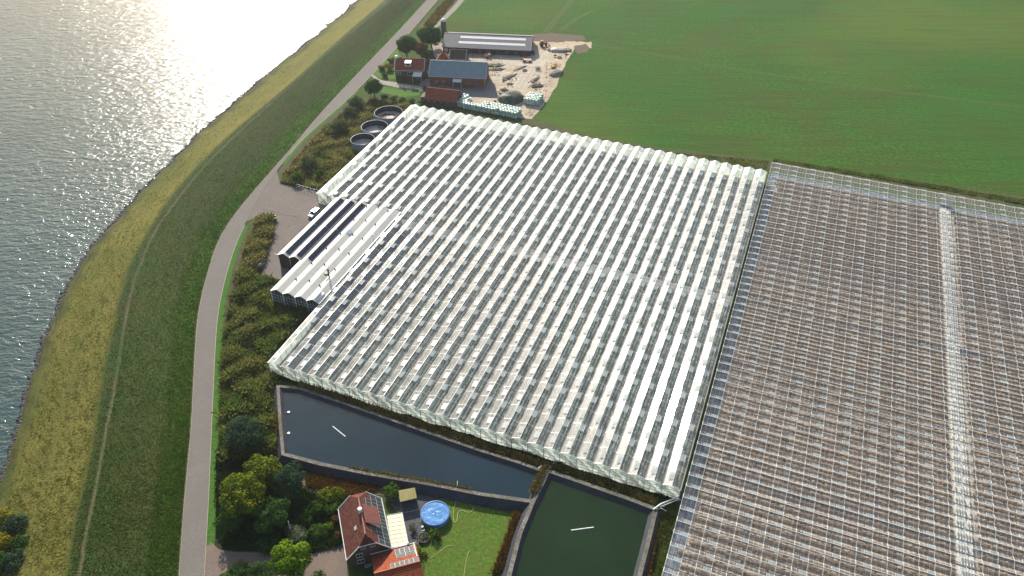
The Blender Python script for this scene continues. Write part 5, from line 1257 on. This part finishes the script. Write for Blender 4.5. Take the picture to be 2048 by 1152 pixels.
# patio things
o = empty('plant_trough', G(848, 1078, 0), .2, 'grey curved trough of plants below the pool ladder', 'planter')
m = MB(); m.lathe((0, 0, 0), [(1.2, 0), (1.28, .6), (1.16, .6), (1.1, .4)], 20); m.build('wall', M['dark_metal'], o); m = MB(); m.cyl((0, 0, .2), 1.12, 1.12, .25, 20); m.build('soil', M['trunk'], o); crown('foliage', [(0, 0, .6, 1.0, .9, .4), (.4, .3, .8, .5, .5, .4)], 18, .3, M['leaf_pale'], o)

# ---------------------------------------------------------------- basin fittings
def floater(p0, p1, r, label, grp=None, nm='floating_pipe'):
    a, b = p0, p1; m = MB(); m.tube([a, b], r, 8); return m.build(nm, M['white_paint'], None, label, 'pipe', grp)
floater(G(665.5, 853, 1.05), G(691, 873.5, 1.05), .16, 'single white pipe floating slantwise on the dark blue basin')
floater(G(1142, 1061, 1.0), G(1187.5, 1055, 1.0), .17, 'single white pipe floating on the green basin')
for (a, b, lab) in (((1067, 946), (1084, 931.5), 'left of two thick white pipes lying down the basin corner'), ((1072, 949.5), (1089.5, 934), 'right of two thick white pipes lying down the basin corner')):
    floater(G(*a, 1.05), G(*b, 2.1), .26, lab, 'white pipes at the basin corner', 'suction_pipe')
m = MB(); m.tube([G(1080, 950, 1.1), G(1098, 936, 2.2), G(1109, 925, 1.2)], .09, 5); m.build('thin_pipe', M['alu'], None, 'thin grey pipe climbing the bank between the two basins', 'pipe')
o = empty('pump_post', G(1112, 934, 0), 0, 'grey pump post at the foot of the glasshouse wall by the basin corner', 'pump')
m = MB(); m.box((0, 0, 1.1), (.35, .35, 2.2)); m.build('body', M['grey_metal'], o); m = MB(); m.tube([(0, 0, 2.0), (.5, -.2, 2.1), (1.0, -.2, 1.8)], .1, 6); m.build('valve', M['dark_metal'], o)
for px, py, lab in ((577, 826, 'upper of two small floating pumps near the left bank'), (577, 868, 'lower of two small floating pumps near the left bank')):
    p = G(px, py, .95); o = empty('floating_pump', p, .2, lab, 'pump', 'floating pumps on the basin')
    m = MB(); m.cyl((.1, 0, .05), .34, .34, .35, 12); m.build('float', M['white_paint'], o); m = MB(); m.tube([(-.9, -.1, .12), (-.1, 0, .15)], .14, 6); m.box((-.3, -.1, .2), (.7, .5, .3)); m.build('motor', M['black'], o)
a, b, c = G(1307, 1019, 2.2), G(1322, 1008, 2.6), G(1357, 994, 2.6)
o = empty('outlet_pipe', (b.x, b.y, 0), 0, 'white pipe bridge from the glasshouse corner to the green basin', 'pipe'); bpy.context.view_layer.update()
m = MB(); m.tube([local(o, p) for p in (a, b, c, c+Vector((.6, .3, -1.6)))], .18, 8); m.tube([local(o, p)+Vector((.1, -.55, 0)) for p in (b, c)], .10, 6); m.build('pipe', M['alu'], o)
m = MB(); q = local(o, b); m.box((q.x+.1, q.y-.2, 1.3), (.16, .16, 2.5)); m.box((q.x, q.y-.3, 2.2), (1.6, .12, .12)); m.tube([(q.x-1.2, q.y-.8, 1.9), (q.x, q.y-.9, 2.3), (q.x+1.0, q.y-1.4, 2.0)], .08, 5); m.build('support', M['white_paint'], o)

# ---------------------------------------------------------------- plants
def at_crown(x, y, z): p = G(x, y, z); p.z = 0; return p
M['reed'] = mleaf('reed_mix', [(.06, .125, .025), (.12, .17, .036), (.19, .19, .05), (.28, .22, .08), (.46, .38, .18)], noise=.12, trans=.45)
M['reedg'] = mleaf('green_reed', [(.045, .11, .02), (.10, .17, .032), (.18, .20, .045), (.32, .25, .085)], noise=.1, trans=.45)
M['straw'] = mleaf('straw', [(.06, .06, .016), (.15, .12, .035), (.24, .18, .055), (.32, .25, .09)], noise=.15, trans=.3)
M['orange'] = mleaf('orange_dry_grass', [(.09, .05, .016), (.19, .105, .026), (.29, .18, .05)], noise=.2, trans=.3)
M['weed'] = mleaf('dark_weeds', [(.018, .05, .012), (.036, .078, .017), (.07, .11, .026)], noise=.2)
def inpoly(px, py, poly):
    ins = np.zeros(len(px), bool); k = len(poly)
    for i in range(k):
        (x1, y1), (x2, y2) = poly[i], poly[(i+1) % k]
        cond = ((y1 > py) != (y2 > py)); xi = (x2-x1)*(py-y1)/((y2-y1) if y2 != y1 else 1e-9)+x1; ins ^= cond & (px < xi)
    return ins
def blades(name, poly, count, h, w, mat, label, cat, z=0.05, lean=.45, clump=0.0):
    P = [(p.x, p.y) for p in GP(poly, 0)]; A_ = np.array(P); lo, hi = A_.min(0), A_.max(0); X = []; Y = []; got = 0
    while got < count:
        x = RNG.uniform(lo[0], hi[0], count*2); y = RNG.uniform(lo[1], hi[1], count*2); ok = inpoly(x, y, P)
        X.append(x[ok]); Y.append(y[ok]); got += ok.sum()
    x = np.concatenate(X)[:count]; y = np.concatenate(Y)[:count]
    hm = .65 + .5*np.sin(x*.55+1.3*np.sin(y*.37))*np.sin(y*.43+1.1*np.sin(x*.29)) if clump else 1.0
    hh = h*(.5+.8*RNG.random(count))*np.clip(hm, .25, 1.3); a = RNG.uniform(0, 2*np.pi, count); ln = RNG.normal(0, lean, (count, 2))*hh[:, None]
    dx, dy = np.cos(a)*w/2, np.sin(a)*w/2
    B0 = np.stack([x-dx, y-dy, np.full(count, z)], 1); B1 = np.stack([x+dx, y+dy, np.full(count, z)], 1)
    T1 = np.stack([x+ln[:, 0]+dx*.7, y+ln[:, 1]+dy*.7, z+hh], 1); T0 = np.stack([x+ln[:, 0]-dx*.7, y+ln[:, 1]-dy*.7, z+hh*.9], 1)
    Vv = np.stack([B0, B1, T1, T0], 1).reshape(-1, 3)
    return npmesh(name, Vv, np.arange(4*count).reshape(count, 4), mat, kind='stuff', label=label, cat=cat)
blades('reeds', [(520, 437), (550, 438), (543, 476), (532, 510), (520, 545), (516, 560), (470, 620), (462, 600), (480, 540), (496, 480)], 15000, 1.9, .26, M['reed'], 'brown reed bed on the strip between road and parking yard', 'reeds', clump=1)
blades('reeds', [(474, 585), (516, 552), (556, 560), (565, 590), (600, 618), (632, 612), (560, 690), (538, 722), (552, 770), (554, 900), (510, 915), (445, 925), (438, 860), (444, 690)], 30000, 1.8, .26, M['reedg'], 'olive reed and weed bed between road and glasshouse', 'reeds', clump=1)
blades('reeds', [(452, 650), (468, 600), (500, 570), (520, 600), (500, 700), (470, 760), (455, 740)], 9000, 1.7, .25, M['reed'], 'rusty reed patch along the road side', 'reeds', clump=1)
blades('scrub', [(824, 214), (800, 204), (745, 204), (700, 212), (640, 268), (596, 310), (566, 350), (562, 366), (640, 382)], 26000, 1.5, .32, M['reed'], 'brown and olive scrub around the round tanks', 'scrub', clump=1)
blades('weeds', [(552, 758), (537, 728), (700, 778), (850, 828), (1000, 876), (1180, 934), (1356, 992), (1352, 1006), (1240, 972), (1100, 936), (960, 890), (800, 842), (640, 786)], 14000, .95, .3, M['weed'], 'dark green weeds along the foot of the glasshouse wall', 'weeds', clump=1)
blades('dry_grass', [(600, 772), (700, 806), (850, 856), (960, 893), (1050, 922), (1100, 936), (1220, 974), (1314, 1010), (1306, 1018), (1180, 972), (1092, 945), (960, 905), (850, 868), (700, 817), (600, 783)], 9000, .75, .22, M['straw'], 'straw coloured grass along the upper bank of the basins', 'grass', z=1.6)
blades('dry_grass', [(1306, 1044), (1313, 1040), (1306, 1090), (1296, 1140), (1284, 1200), (1276, 1196), (1290, 1120)], 4200, .9, .22, M['orange'], 'orange dry grass along the right bank of the green basin', 'grass', z=.2)
blades('weeds', [(1316, 1036), (1335, 1004), (1354, 1008), (1340, 1070), (1318, 1150), (1300, 1210), (1286, 1206), (1304, 1120)], 6500, .9, .26, M['reedg'], 'olive weeds between the green basin and the clear glasshouse', 'weeds', clump=1)
blades('dry_grass', [(1100, 938), (1090, 950), (1076, 985), (1067, 1000), (1060, 996), (1074, 966), (1088, 944)], 1800, .7, .2, M['straw'], 'straw coloured tufts on the bank between the two basins', 'grass', z=1.9)
blades('dry_grass', [(700, 942), (780, 957), (860, 970), (945, 986), (944, 991), (860, 976), (780, 962), (700, 947)], 900, .55, .25, M['straw'], 'straw tufts along the lower crest of the dark blue basin', 'grass', z=1.6)
blades('dry_grass', [(1030, 1026), (1040, 1030), (1022, 1080), (1000, 1140), (985, 1150), (1008, 1090)], 3200, .8, .22, M['orange'], 'rusty dry grass between the lawn and the green basin', 'grass', z=.1)
blades('dry_grass', [(610, 935), (700, 958), (760, 975), (735, 995), (690, 1000), (655, 985), (612, 968)], 5200, .6, .2, M['orange'], 'rusty dry weeds on the bare ground behind the house', 'grass')
blades('dry_grass', [(556, 830), (562, 832), (566, 880), (558, 880)], 700, .7, .2, M['orange'], 'orange tuft of dry grass on the left basin bank', 'grass', z=1.2)
blades('weeds', [(905, 236), (1000, 262), (1180, 298), (1330, 322), (1532, 338), (1538, 322), (1330, 304), (1180, 280), (1060, 250), (910, 226)], 9000, .5, .3, M['reedg'], 'rough weeds along the far end of the white glasshouse', 'weeds', clump=1)
blades('weeds', [(1545, 322), (1800, 366), (2060, 412), (2060, 402), (1800, 358), (1545, 316)], 6000, .5, .3, M['reedg'], 'rough weeds along the far end of the clear glasshouse', 'weeds', clump=1)
blades('tall_grass', [(846, 52), (880, 12), (925, -30), (938, -30), (905, 6), (868, 50)], 2500, .9, .35, M['straw'], 'yellowed tall grass along the far ditch', 'grass')
# tufts over the sea side of the dike, where the photo shows long bleached grass
cnt = 30000; k_ = 0; Vt = []; Ft = []
rowsP = [[p for p, u in pts] for pts, ac in rows]; usP = [u for p, u in rows[0][0]]
for i in range(cnt):
    ri = random.triangular(20, len(rowsP)-2, len(rowsP)-30); r0 = int(ri); tt = ri-r0; u = random.uniform(.13, .495)
    j = max(q for q in range(len(usP)-1) if usP[q] <= u); s_ = (u-usP[j])/(usP[j+1]-usP[j])
    p = rowsP[r0][j].lerp(rowsP[r0][j+1], s_).lerp(rowsP[r0+1][j].lerp(rowsP[r0+1][j+1], s_), tt)
    w_ = random.uniform(.07, .17); h_ = random.uniform(.08, .24); a = random.gauss(.5, .5); lx, ly = random.gauss(.42, .2), random.gauss(.30, .2); b = len(Vt)
    Vt += [(p.x-math.cos(a)*w_, p.y-math.sin(a)*w_, p.z-.05), (p.x+math.cos(a)*w_, p.y+math.sin(a)*w_, p.z-.05), (p.x+lx+math.cos(a)*w_*.6, p.y+ly+math.sin(a)*w_*.6, p.z+h_), (p.x+lx-math.cos(a)*w_*.6, p.y+ly-math.sin(a)*w_*.6, p.z+h_*.8)]; Ft.append((b, b+1, b+2, b+3))
npmesh('bleached_grass', Vt, Ft, mleaf('bleached_grass', [(.09, .125, .02), (.15, .16, .03), (.215, .20, .042), (.32, .28, .09)], noise=.12, trans=.35), kind='stuff', label='bleached tufted grass on the water side slope of the dike', cat='grass')

Vt = []; Ft = []
for i in range(42000):
    ri = random.triangular(5, len(rowsP)-2, len(rowsP)-30); r0 = int(ri); tt = ri-r0; u = random.uniform(.51, .89)
    j = max(q for q in range(len(usP)-1) if usP[q] <= u); s_ = (u-usP[j])/(usP[j+1]-usP[j])
    p = rowsP[r0][j].lerp(rowsP[r0][j+1], s_).lerp(rowsP[r0+1][j].lerp(rowsP[r0+1][j+1], s_), tt)
    if .55 < u < .57: continue
    w_ = random.uniform(.06, .15); h_ = random.uniform(.1, .28) + (.1 if u > .88 else 0); a = random.uniform(0, 3.14); lx, ly = random.gauss(0, .12), random.gauss(0, .12); b = len(Vt)
    Vt += [(p.x-math.cos(a)*w_, p.y-math.sin(a)*w_, p.z-.05), (p.x+math.cos(a)*w_, p.y+math.sin(a)*w_, p.z-.05), (p.x+lx+math.cos(a)*w_*.6, p.y+ly+math.sin(a)*w_*.6, p.z+h_), (p.x+lx-math.cos(a)*w_*.6, p.y+ly-math.sin(a)*w_*.6, p.z+h_*.8)]; Ft.append((b, b+1, b+2, b+3))
npmesh('mown_grass', Vt, Ft, mleaf('mown_grass', [(.045, .125, .016), (.09, .17, .026), (.16, .18, .044), (.30, .26, .09)], noise=.12, trans=.4), kind='stuff', label='short green and brown grass on the land side slope of the dike', cat='grass')
VtG = []; FtG = []
for i in range(22000):
    ri = random.triangular(5, len(rowsP)-2, len(rowsP)-30); r0 = int(ri); tt = ri-r0; u = random.uniform(.84+random.random()**2*.1, .992)
    j = max(q for q in range(len(usP)-1) if usP[q] <= u); s_ = (u-usP[j])/(usP[j+1]-usP[j])
    p = rowsP[r0][j].lerp(rowsP[r0][j+1], s_).lerp(rowsP[r0+1][j].lerp(rowsP[r0+1][j+1], s_), tt)
    w_ = random.uniform(.08, .17); h_ = random.uniform(.15, .4); a = random.uniform(0, 3.14); lx, ly = random.gauss(0, .15), random.gauss(0, .15); b = len(VtG)
    VtG += [(p.x-math.cos(a)*w_, p.y-math.sin(a)*w_, p.z-.05), (p.x+math.cos(a)*w_, p.y+math.sin(a)*w_, p.z-.05), (p.x+lx+math.cos(a)*w_*.6, p.y+ly+math.sin(a)*w_*.6, p.z+h_), (p.x+lx-math.cos(a)*w_*.6, p.y+ly-math.sin(a)*w_*.6, p.z+h_*.8)]; FtG.append((b, b+1, b+2, b+3))
npmesh('lush_grass', VtG, FtG, mleaf('lush_grass', [(.035, .105, .012), (.07, .155, .016), (.12, .19, .026), (.20, .22, .045)], noise=.15, trans=.45), kind='stuff', label='lush bright green grass along the left edge of the road', cat='grass')
blades('ground_cover', [(432, 1074), (434, 910), (470, 905), (560, 912), (610, 940), (600, 975), (650, 1000), (676, 1022), (688, 1088), (640, 1104), (560, 1100), (470, 1098), (446, 1092)], 26000, .8, .3, M['weed'], 'dark green undergrowth beneath the trees beside the house', 'ground cover', clump=1)
blades('dry_grass', [(548, 776), (556, 770), (566, 908), (556, 908)], 900, .6, .2, M['straw'], 'straw grass along the left bank of the dark basin', 'grass', z=.6)
TB = 'trees beside the house'
tree('tree', at_crown(488, 990, 5.2), 9.5, 5.6, M['leaf_yellow'], 'large yellow green weeping tree beside the road, left of the house', 'tree', None, 8, .5, 20)
tree('tree', at_crown(522, 945, 5.0), 9.0, 4.6, M['leaf_yellow'], 'yellow green tree behind the weeping tree, next to the basin bank', 'tree', None, 8, .5, 16)
tree('tree', at_crown(583, 962, 4.0), 8.0, 3.7, M['leaf_blue'], 'dark blue green tree between the yellow trees and the dry ground', 'tree', None, 9, .42, 14)
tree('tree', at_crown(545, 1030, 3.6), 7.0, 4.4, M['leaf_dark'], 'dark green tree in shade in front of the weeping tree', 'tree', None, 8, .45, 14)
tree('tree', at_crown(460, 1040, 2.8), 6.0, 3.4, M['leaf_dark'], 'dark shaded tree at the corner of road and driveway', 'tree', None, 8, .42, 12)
tree('tree', at_crown(581, 1124, 4.6), 8.5, 4.2, M['leaf_bright'], 'bright green round tree standing in the driveway', 'tree', None, 11, .48, 18)
tree('tree', at_crown(486, 866, 3.2), 6.2, 5.2, M['leaf_blue'], 'broad blue green tree in the reeds between the road and the dark basin', 'tree', None, 8, .42, 18)
shrub('shrub', at_crown(592, 1068, 1.4), 2.8, 2.6, M['leaf_pale'], 'pale leaved shrub around the flagpole', dens=11, size=.42)
shrub('shrub', at_crown(655, 990, 1.0), 2.3, 2.6, M['leaf_yellow'], 'olive yellow shrub on the garden island, nearest the dry ground', dens=10, size=.35)
shrub('shrub', at_crown(680, 990, 1.0), 2.3, 1.8, M['leaf_yellow'], 'yellow green shrub beside the far corner of the house roof', dens=10, size=.35)
shrub('shrub', at_crown(628, 1015, .9), 2.0, 2.2, M['leaf_dark'], 'dark low shrub on the garden island', dens=9, size=.35)
shrub('shrub', at_crown(665, 1016, .8), 1.8, 1.7, M['leaf_mid'], 'green rounded shrub close to the left eave of the house', dens=10, size=.33)
shrub('shrub', at_crown(640, 1062, .7), 1.5, 2.2, M['leaf_mid'], 'low green shrub bed beside the driveway edge', dens=10, size=.33)
shrub('shrub', at_crown(658, 1052, .6), 1.2, 1.3, M['leaf_bright'], 'bright low shrub by the left house wall', dens=10, size=.3)
shrub('shrub', at_crown(672, 1038, .8), 1.7, 1.0, M['leaf_bronze'], 'bronze shrub against the left house wall', dens=12, size=.3)
shrub('shrub', at_crown(676, 1070, .8), 1.6, .9, M['leaf_bronze'], 'dark bronze shrub at the front end of the left house wall', dens=12, size=.3)
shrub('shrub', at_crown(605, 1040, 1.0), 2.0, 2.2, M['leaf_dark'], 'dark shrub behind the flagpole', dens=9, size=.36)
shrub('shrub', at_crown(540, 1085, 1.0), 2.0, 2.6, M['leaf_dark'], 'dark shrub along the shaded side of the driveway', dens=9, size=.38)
shrub('shrub', at_crown(779, 983, 1.4), 2.9, 2.2, M['leaf_mid'], 'dense round green bush left of the garden shelter', dens=16, size=.3)
shrub('shrub', at_crown(826, 1056, .7), 1.6, 1.1, M['leaf_pale'], 'pale green patio shrub nearest the cream cover', dens=10, size=.3)
shrub('shrub', at_crown(868, 1066, .9), 1.9, 1.3, M['leaf_mid'], 'green patio shrub in front of the swimming pool', dens=11, size=.3)
shrub('shrub', at_crown(877, 1074, .6), 1.3, .8, M['leaf_bronze'], 'dry brown shrub next to the pool shrub on the lawn edge', dens=11, size=.28)
shrub('shrub', at_crown(835, 1102, .6), 1.3, .9, M['leaf_mid'], 'small shrub beside the orange extension roof', dens=11, size=.28)
shrub('shrub', at_crown(849, 1108, .5), 1.0, .8, M['leaf_yellow'], 'yellowish tuft at the lawn edge by the extension', dens=11, size=.28)
shrub('hedge', at_crown(470, 1148, .8), 1.8, 3.0, M['leaf_dark'], 'dark clipped hedge along the lower side of the driveway, nearest the road', 'hedge', dens=10, size=.34)
shrub('hedge', at_crown(520, 1150, .9), 2.0, 3.2, M['leaf_dark'], 'dark hedge along the driveway left of the bright green tree', 'hedge', dens=10, size=.34)
shrub('shrub', at_crown(636, 1152, .6), 1.4, 1.6, M['leaf_mid'], 'green shrub at the drive edge right of the bright tree', dens=10, size=.3)
# shore trees bottom left: on the slope of the dike
for x, y, z, h, r_, mt, lab in ((34, 1052, 3.2, 4.8, 2.9, 'leaf_blue', 'dark blue green bush highest on the dike slope'), (6, 1032, 3.6, 4.2, 2.4, 'leaf_gold', 'golden topped bush at the left edge, upper one'),
                               (44, 1088, 3.0, 4.0, 2.6, 'leaf_dark', 'dark bush on the dike slope below the blue green one'), (6, 1086, 3.6, 4.4, 2.6, 'leaf_gold', 'golden topped bush at the left edge, lower one'),
                               (34, 1125, 3.0, 4.2, 3.0, 'leaf_blue', 'blue green bush lowest on the dike slope'), (-4, 1130, 3.0, 4.6, 3.2, 'leaf_dark', 'dark bush in the lower left corner')):
    p = G(x, y, z); o = tree('bush', (p.x, p.y, 1.3), h, r_, M[mt], lab, 'bush', 'bushes at the foot of the dike', 10, .36, 13, zc=.5)
FT = 'trees around the farm'
tree('tree', at_crown(812, 92, 5.0), 9.4, 5.2, M['leaf_dark'], 'dark tree at the roadside left of the bronze tree', 'tree', FT, 7, .6, 14)
tree('tree', at_crown(842, 98, 4.2), 7.8, 3.9, M['leaf_bronze'], 'bronze leaved round tree behind the farmhouse', 'tree', FT, 9, .5, 14)
tree('tree', at_crown(862, 74, 5.5), 10.6, 6.4, M['leaf_dark'], 'largest dark tree, in front of the silo', 'tree', FT, 7, .6, 18)
tree('tree', at_crown(852, 112, 3.0), 6.0, 2.6, M['leaf_dark'], 'dark tree squeezed between farmhouse and bronze tree', 'tree', FT, 7, .55, 10)
shrub('shrub', at_crown(779, 134, 1.4), 3.0, 2.3, M['leaf_gold'], 'golden yellow shrub left of the farmhouse', dens=9, size=.4)
shrub('shrub', at_crown(764, 136, 1.0), 2.4, 1.8, M['leaf_bronze'], 'purplish shrub on the front lawn of the farmhouse', dens=9, size=.4)
shrub('shrub', at_crown(783, 121, 1.2), 2.6, 1.9, M['leaf_bronze'], 'dark purple shrub at the farmhouse corner', dens=9, size=.4)
shrub('shrub', at_crown(770, 150, 1.0), 2.2, 1.7, M['leaf_bronze'], 'brown bush at the front of the farm lawn', dens=9, size=.4)
shrub('shrub', at_crown(800, 160, .9), 1.8, 1.8, M['leaf_mid'], 'green shrub in front of the farmhouse wall', dens=9, size=.4)
tree('tree', at_crown(747, 175, 4.6), 8.6, 4.4, M['leaf_dark'], 'dark tree at the entrance of the farm drive', 'tree', None, 8, .55, 14)
for x, y, z, h, r_, mt, lab in ((712, 203, 2.6, 5.0, 3.5, 'leaf_willow', 'round olive willow nearest the dark entrance tree'), (700, 222, 2.4, 4.6, 3.2, 'leaf_willow', 'olive willow second from the farm entrance'), (679, 252, 2.8, 5.4, 3.9, 'leaf_willow', 'large round olive willow in the middle of the scrub'),
                               (616, 324, 2.6, 5.0, 3.5, 'leaf_willow', 'olive willow near the parking yard'), (594, 354, 2.0, 3.8, 2.6, 'leaf_mid', 'green willow at the corner of the parking yard'), (640, 345, 2.0, 3.4, 2.0, 'leaf_mid', 'small green bush between willow and glasshouse')):
    tree('willow_bush', at_crown(x, y, z), h, r_, M[mt], lab, 'bush', 'willows beside the road', 8, .42, 13, zc=.5)
shrub('shrub', at_crown(850, 175, 1.2), 2.4, 1.5, M['leaf_dark'], 'dark bush at the left end of the low brick shed', dens=10, size=.35)
shrub('shrub', at_crown(843, 205, .8), 1.8, 1.4, M['leaf_mid'], 'small green bush below the lean-to of the brick shed', dens=10, size=.35)
for k, (x, y) in enumerate(((770, 193), (787, 197), (805, 200), (822, 203))):
    shrub('hedge', at_crown(x, y, .9), 1.9, 1.9, M['leaf_dark'], ('dark hedge block closest to the road', 'dark hedge block second from the road', 'dark hedge block second from the brick shed', 'dark hedge block closest to the brick shed')[k], 'hedge', 'hedge blocks along the farm lawn', 9, .38, 6)

# ---------------------------------------------------------------- camera, sky, sun
cam = bpy.data.cameras.new('camera'); co = bpy.data.objects.new('camera', cam); COL.objects.link(co); S.camera = co
co.location = (0, 0, CH); co.rotation_euler = (math.pi/2 - CP, 0, 0); cam.sensor_width = 36; cam.lens = CF/2048*36; cam.clip_end = 20000; cam.clip_start = 1
w = bpy.data.worlds.new('World'); S.world = w; w.use_nodes = True; nt = w.node_tree
sky = nt.nodes.new('ShaderNodeTexSky'); sky.sky_type = 'NISHITA'; sky.sun_disc = False; sky.sun_elevation = SUN_EL; sky.sun_rotation = SUN_AZ
sky.dust_density = 2.2; sky.air_density = 1.2; sky.ozone_density = 1.0
bg = nt.nodes['Background']; nt.links.new(sky.outputs[0], bg.inputs[0]); bg.inputs[1].default_value = .10
sl = bpy.data.lights.new('sun', 'SUN'); sl.energy = 4.5; sl.angle = rad(.53); sl.color = (1.0, .94, .845)
so = bpy.data.objects.new('sun', sl); COL.objects.link(so); so.location = (-60, 200, 200)
sv = Vector((math.sin(SUN_AZ)*math.cos(SUN_EL), math.cos(SUN_AZ)*math.cos(SUN_EL), math.sin(SUN_EL))); so.rotation_euler = sv.to_track_quat('Z', 'Y').to_euler()
S.cycles.transparent_max_bounces = 16
S.view_settings.view_transform = 'Standard'; S.view_settings.look = 'None'; S.view_settings.exposure = 0.58; S.view_settings.gamma = 1.0
# ---------------------------------------------------------------- autumn haze
n = NT('haze_air'); v = n.n('ShaderNodeVolumePrincipled'); v.inputs['Color'].default_value = (.86, .93, 1.0, 1); v.inputs['Density'].default_value = .0001; v.inputs['Anisotropy'].default_value = .45
n.l(v.outputs[0], n.out.inputs['Volume'])
mb = MB(); mb.box((0, 850, 74.5), (3100, 2220, 153)); mb.build('haze', n.m, None, kind='stuff', label='thin pale haze in the air over the whole scene', cat='haze')
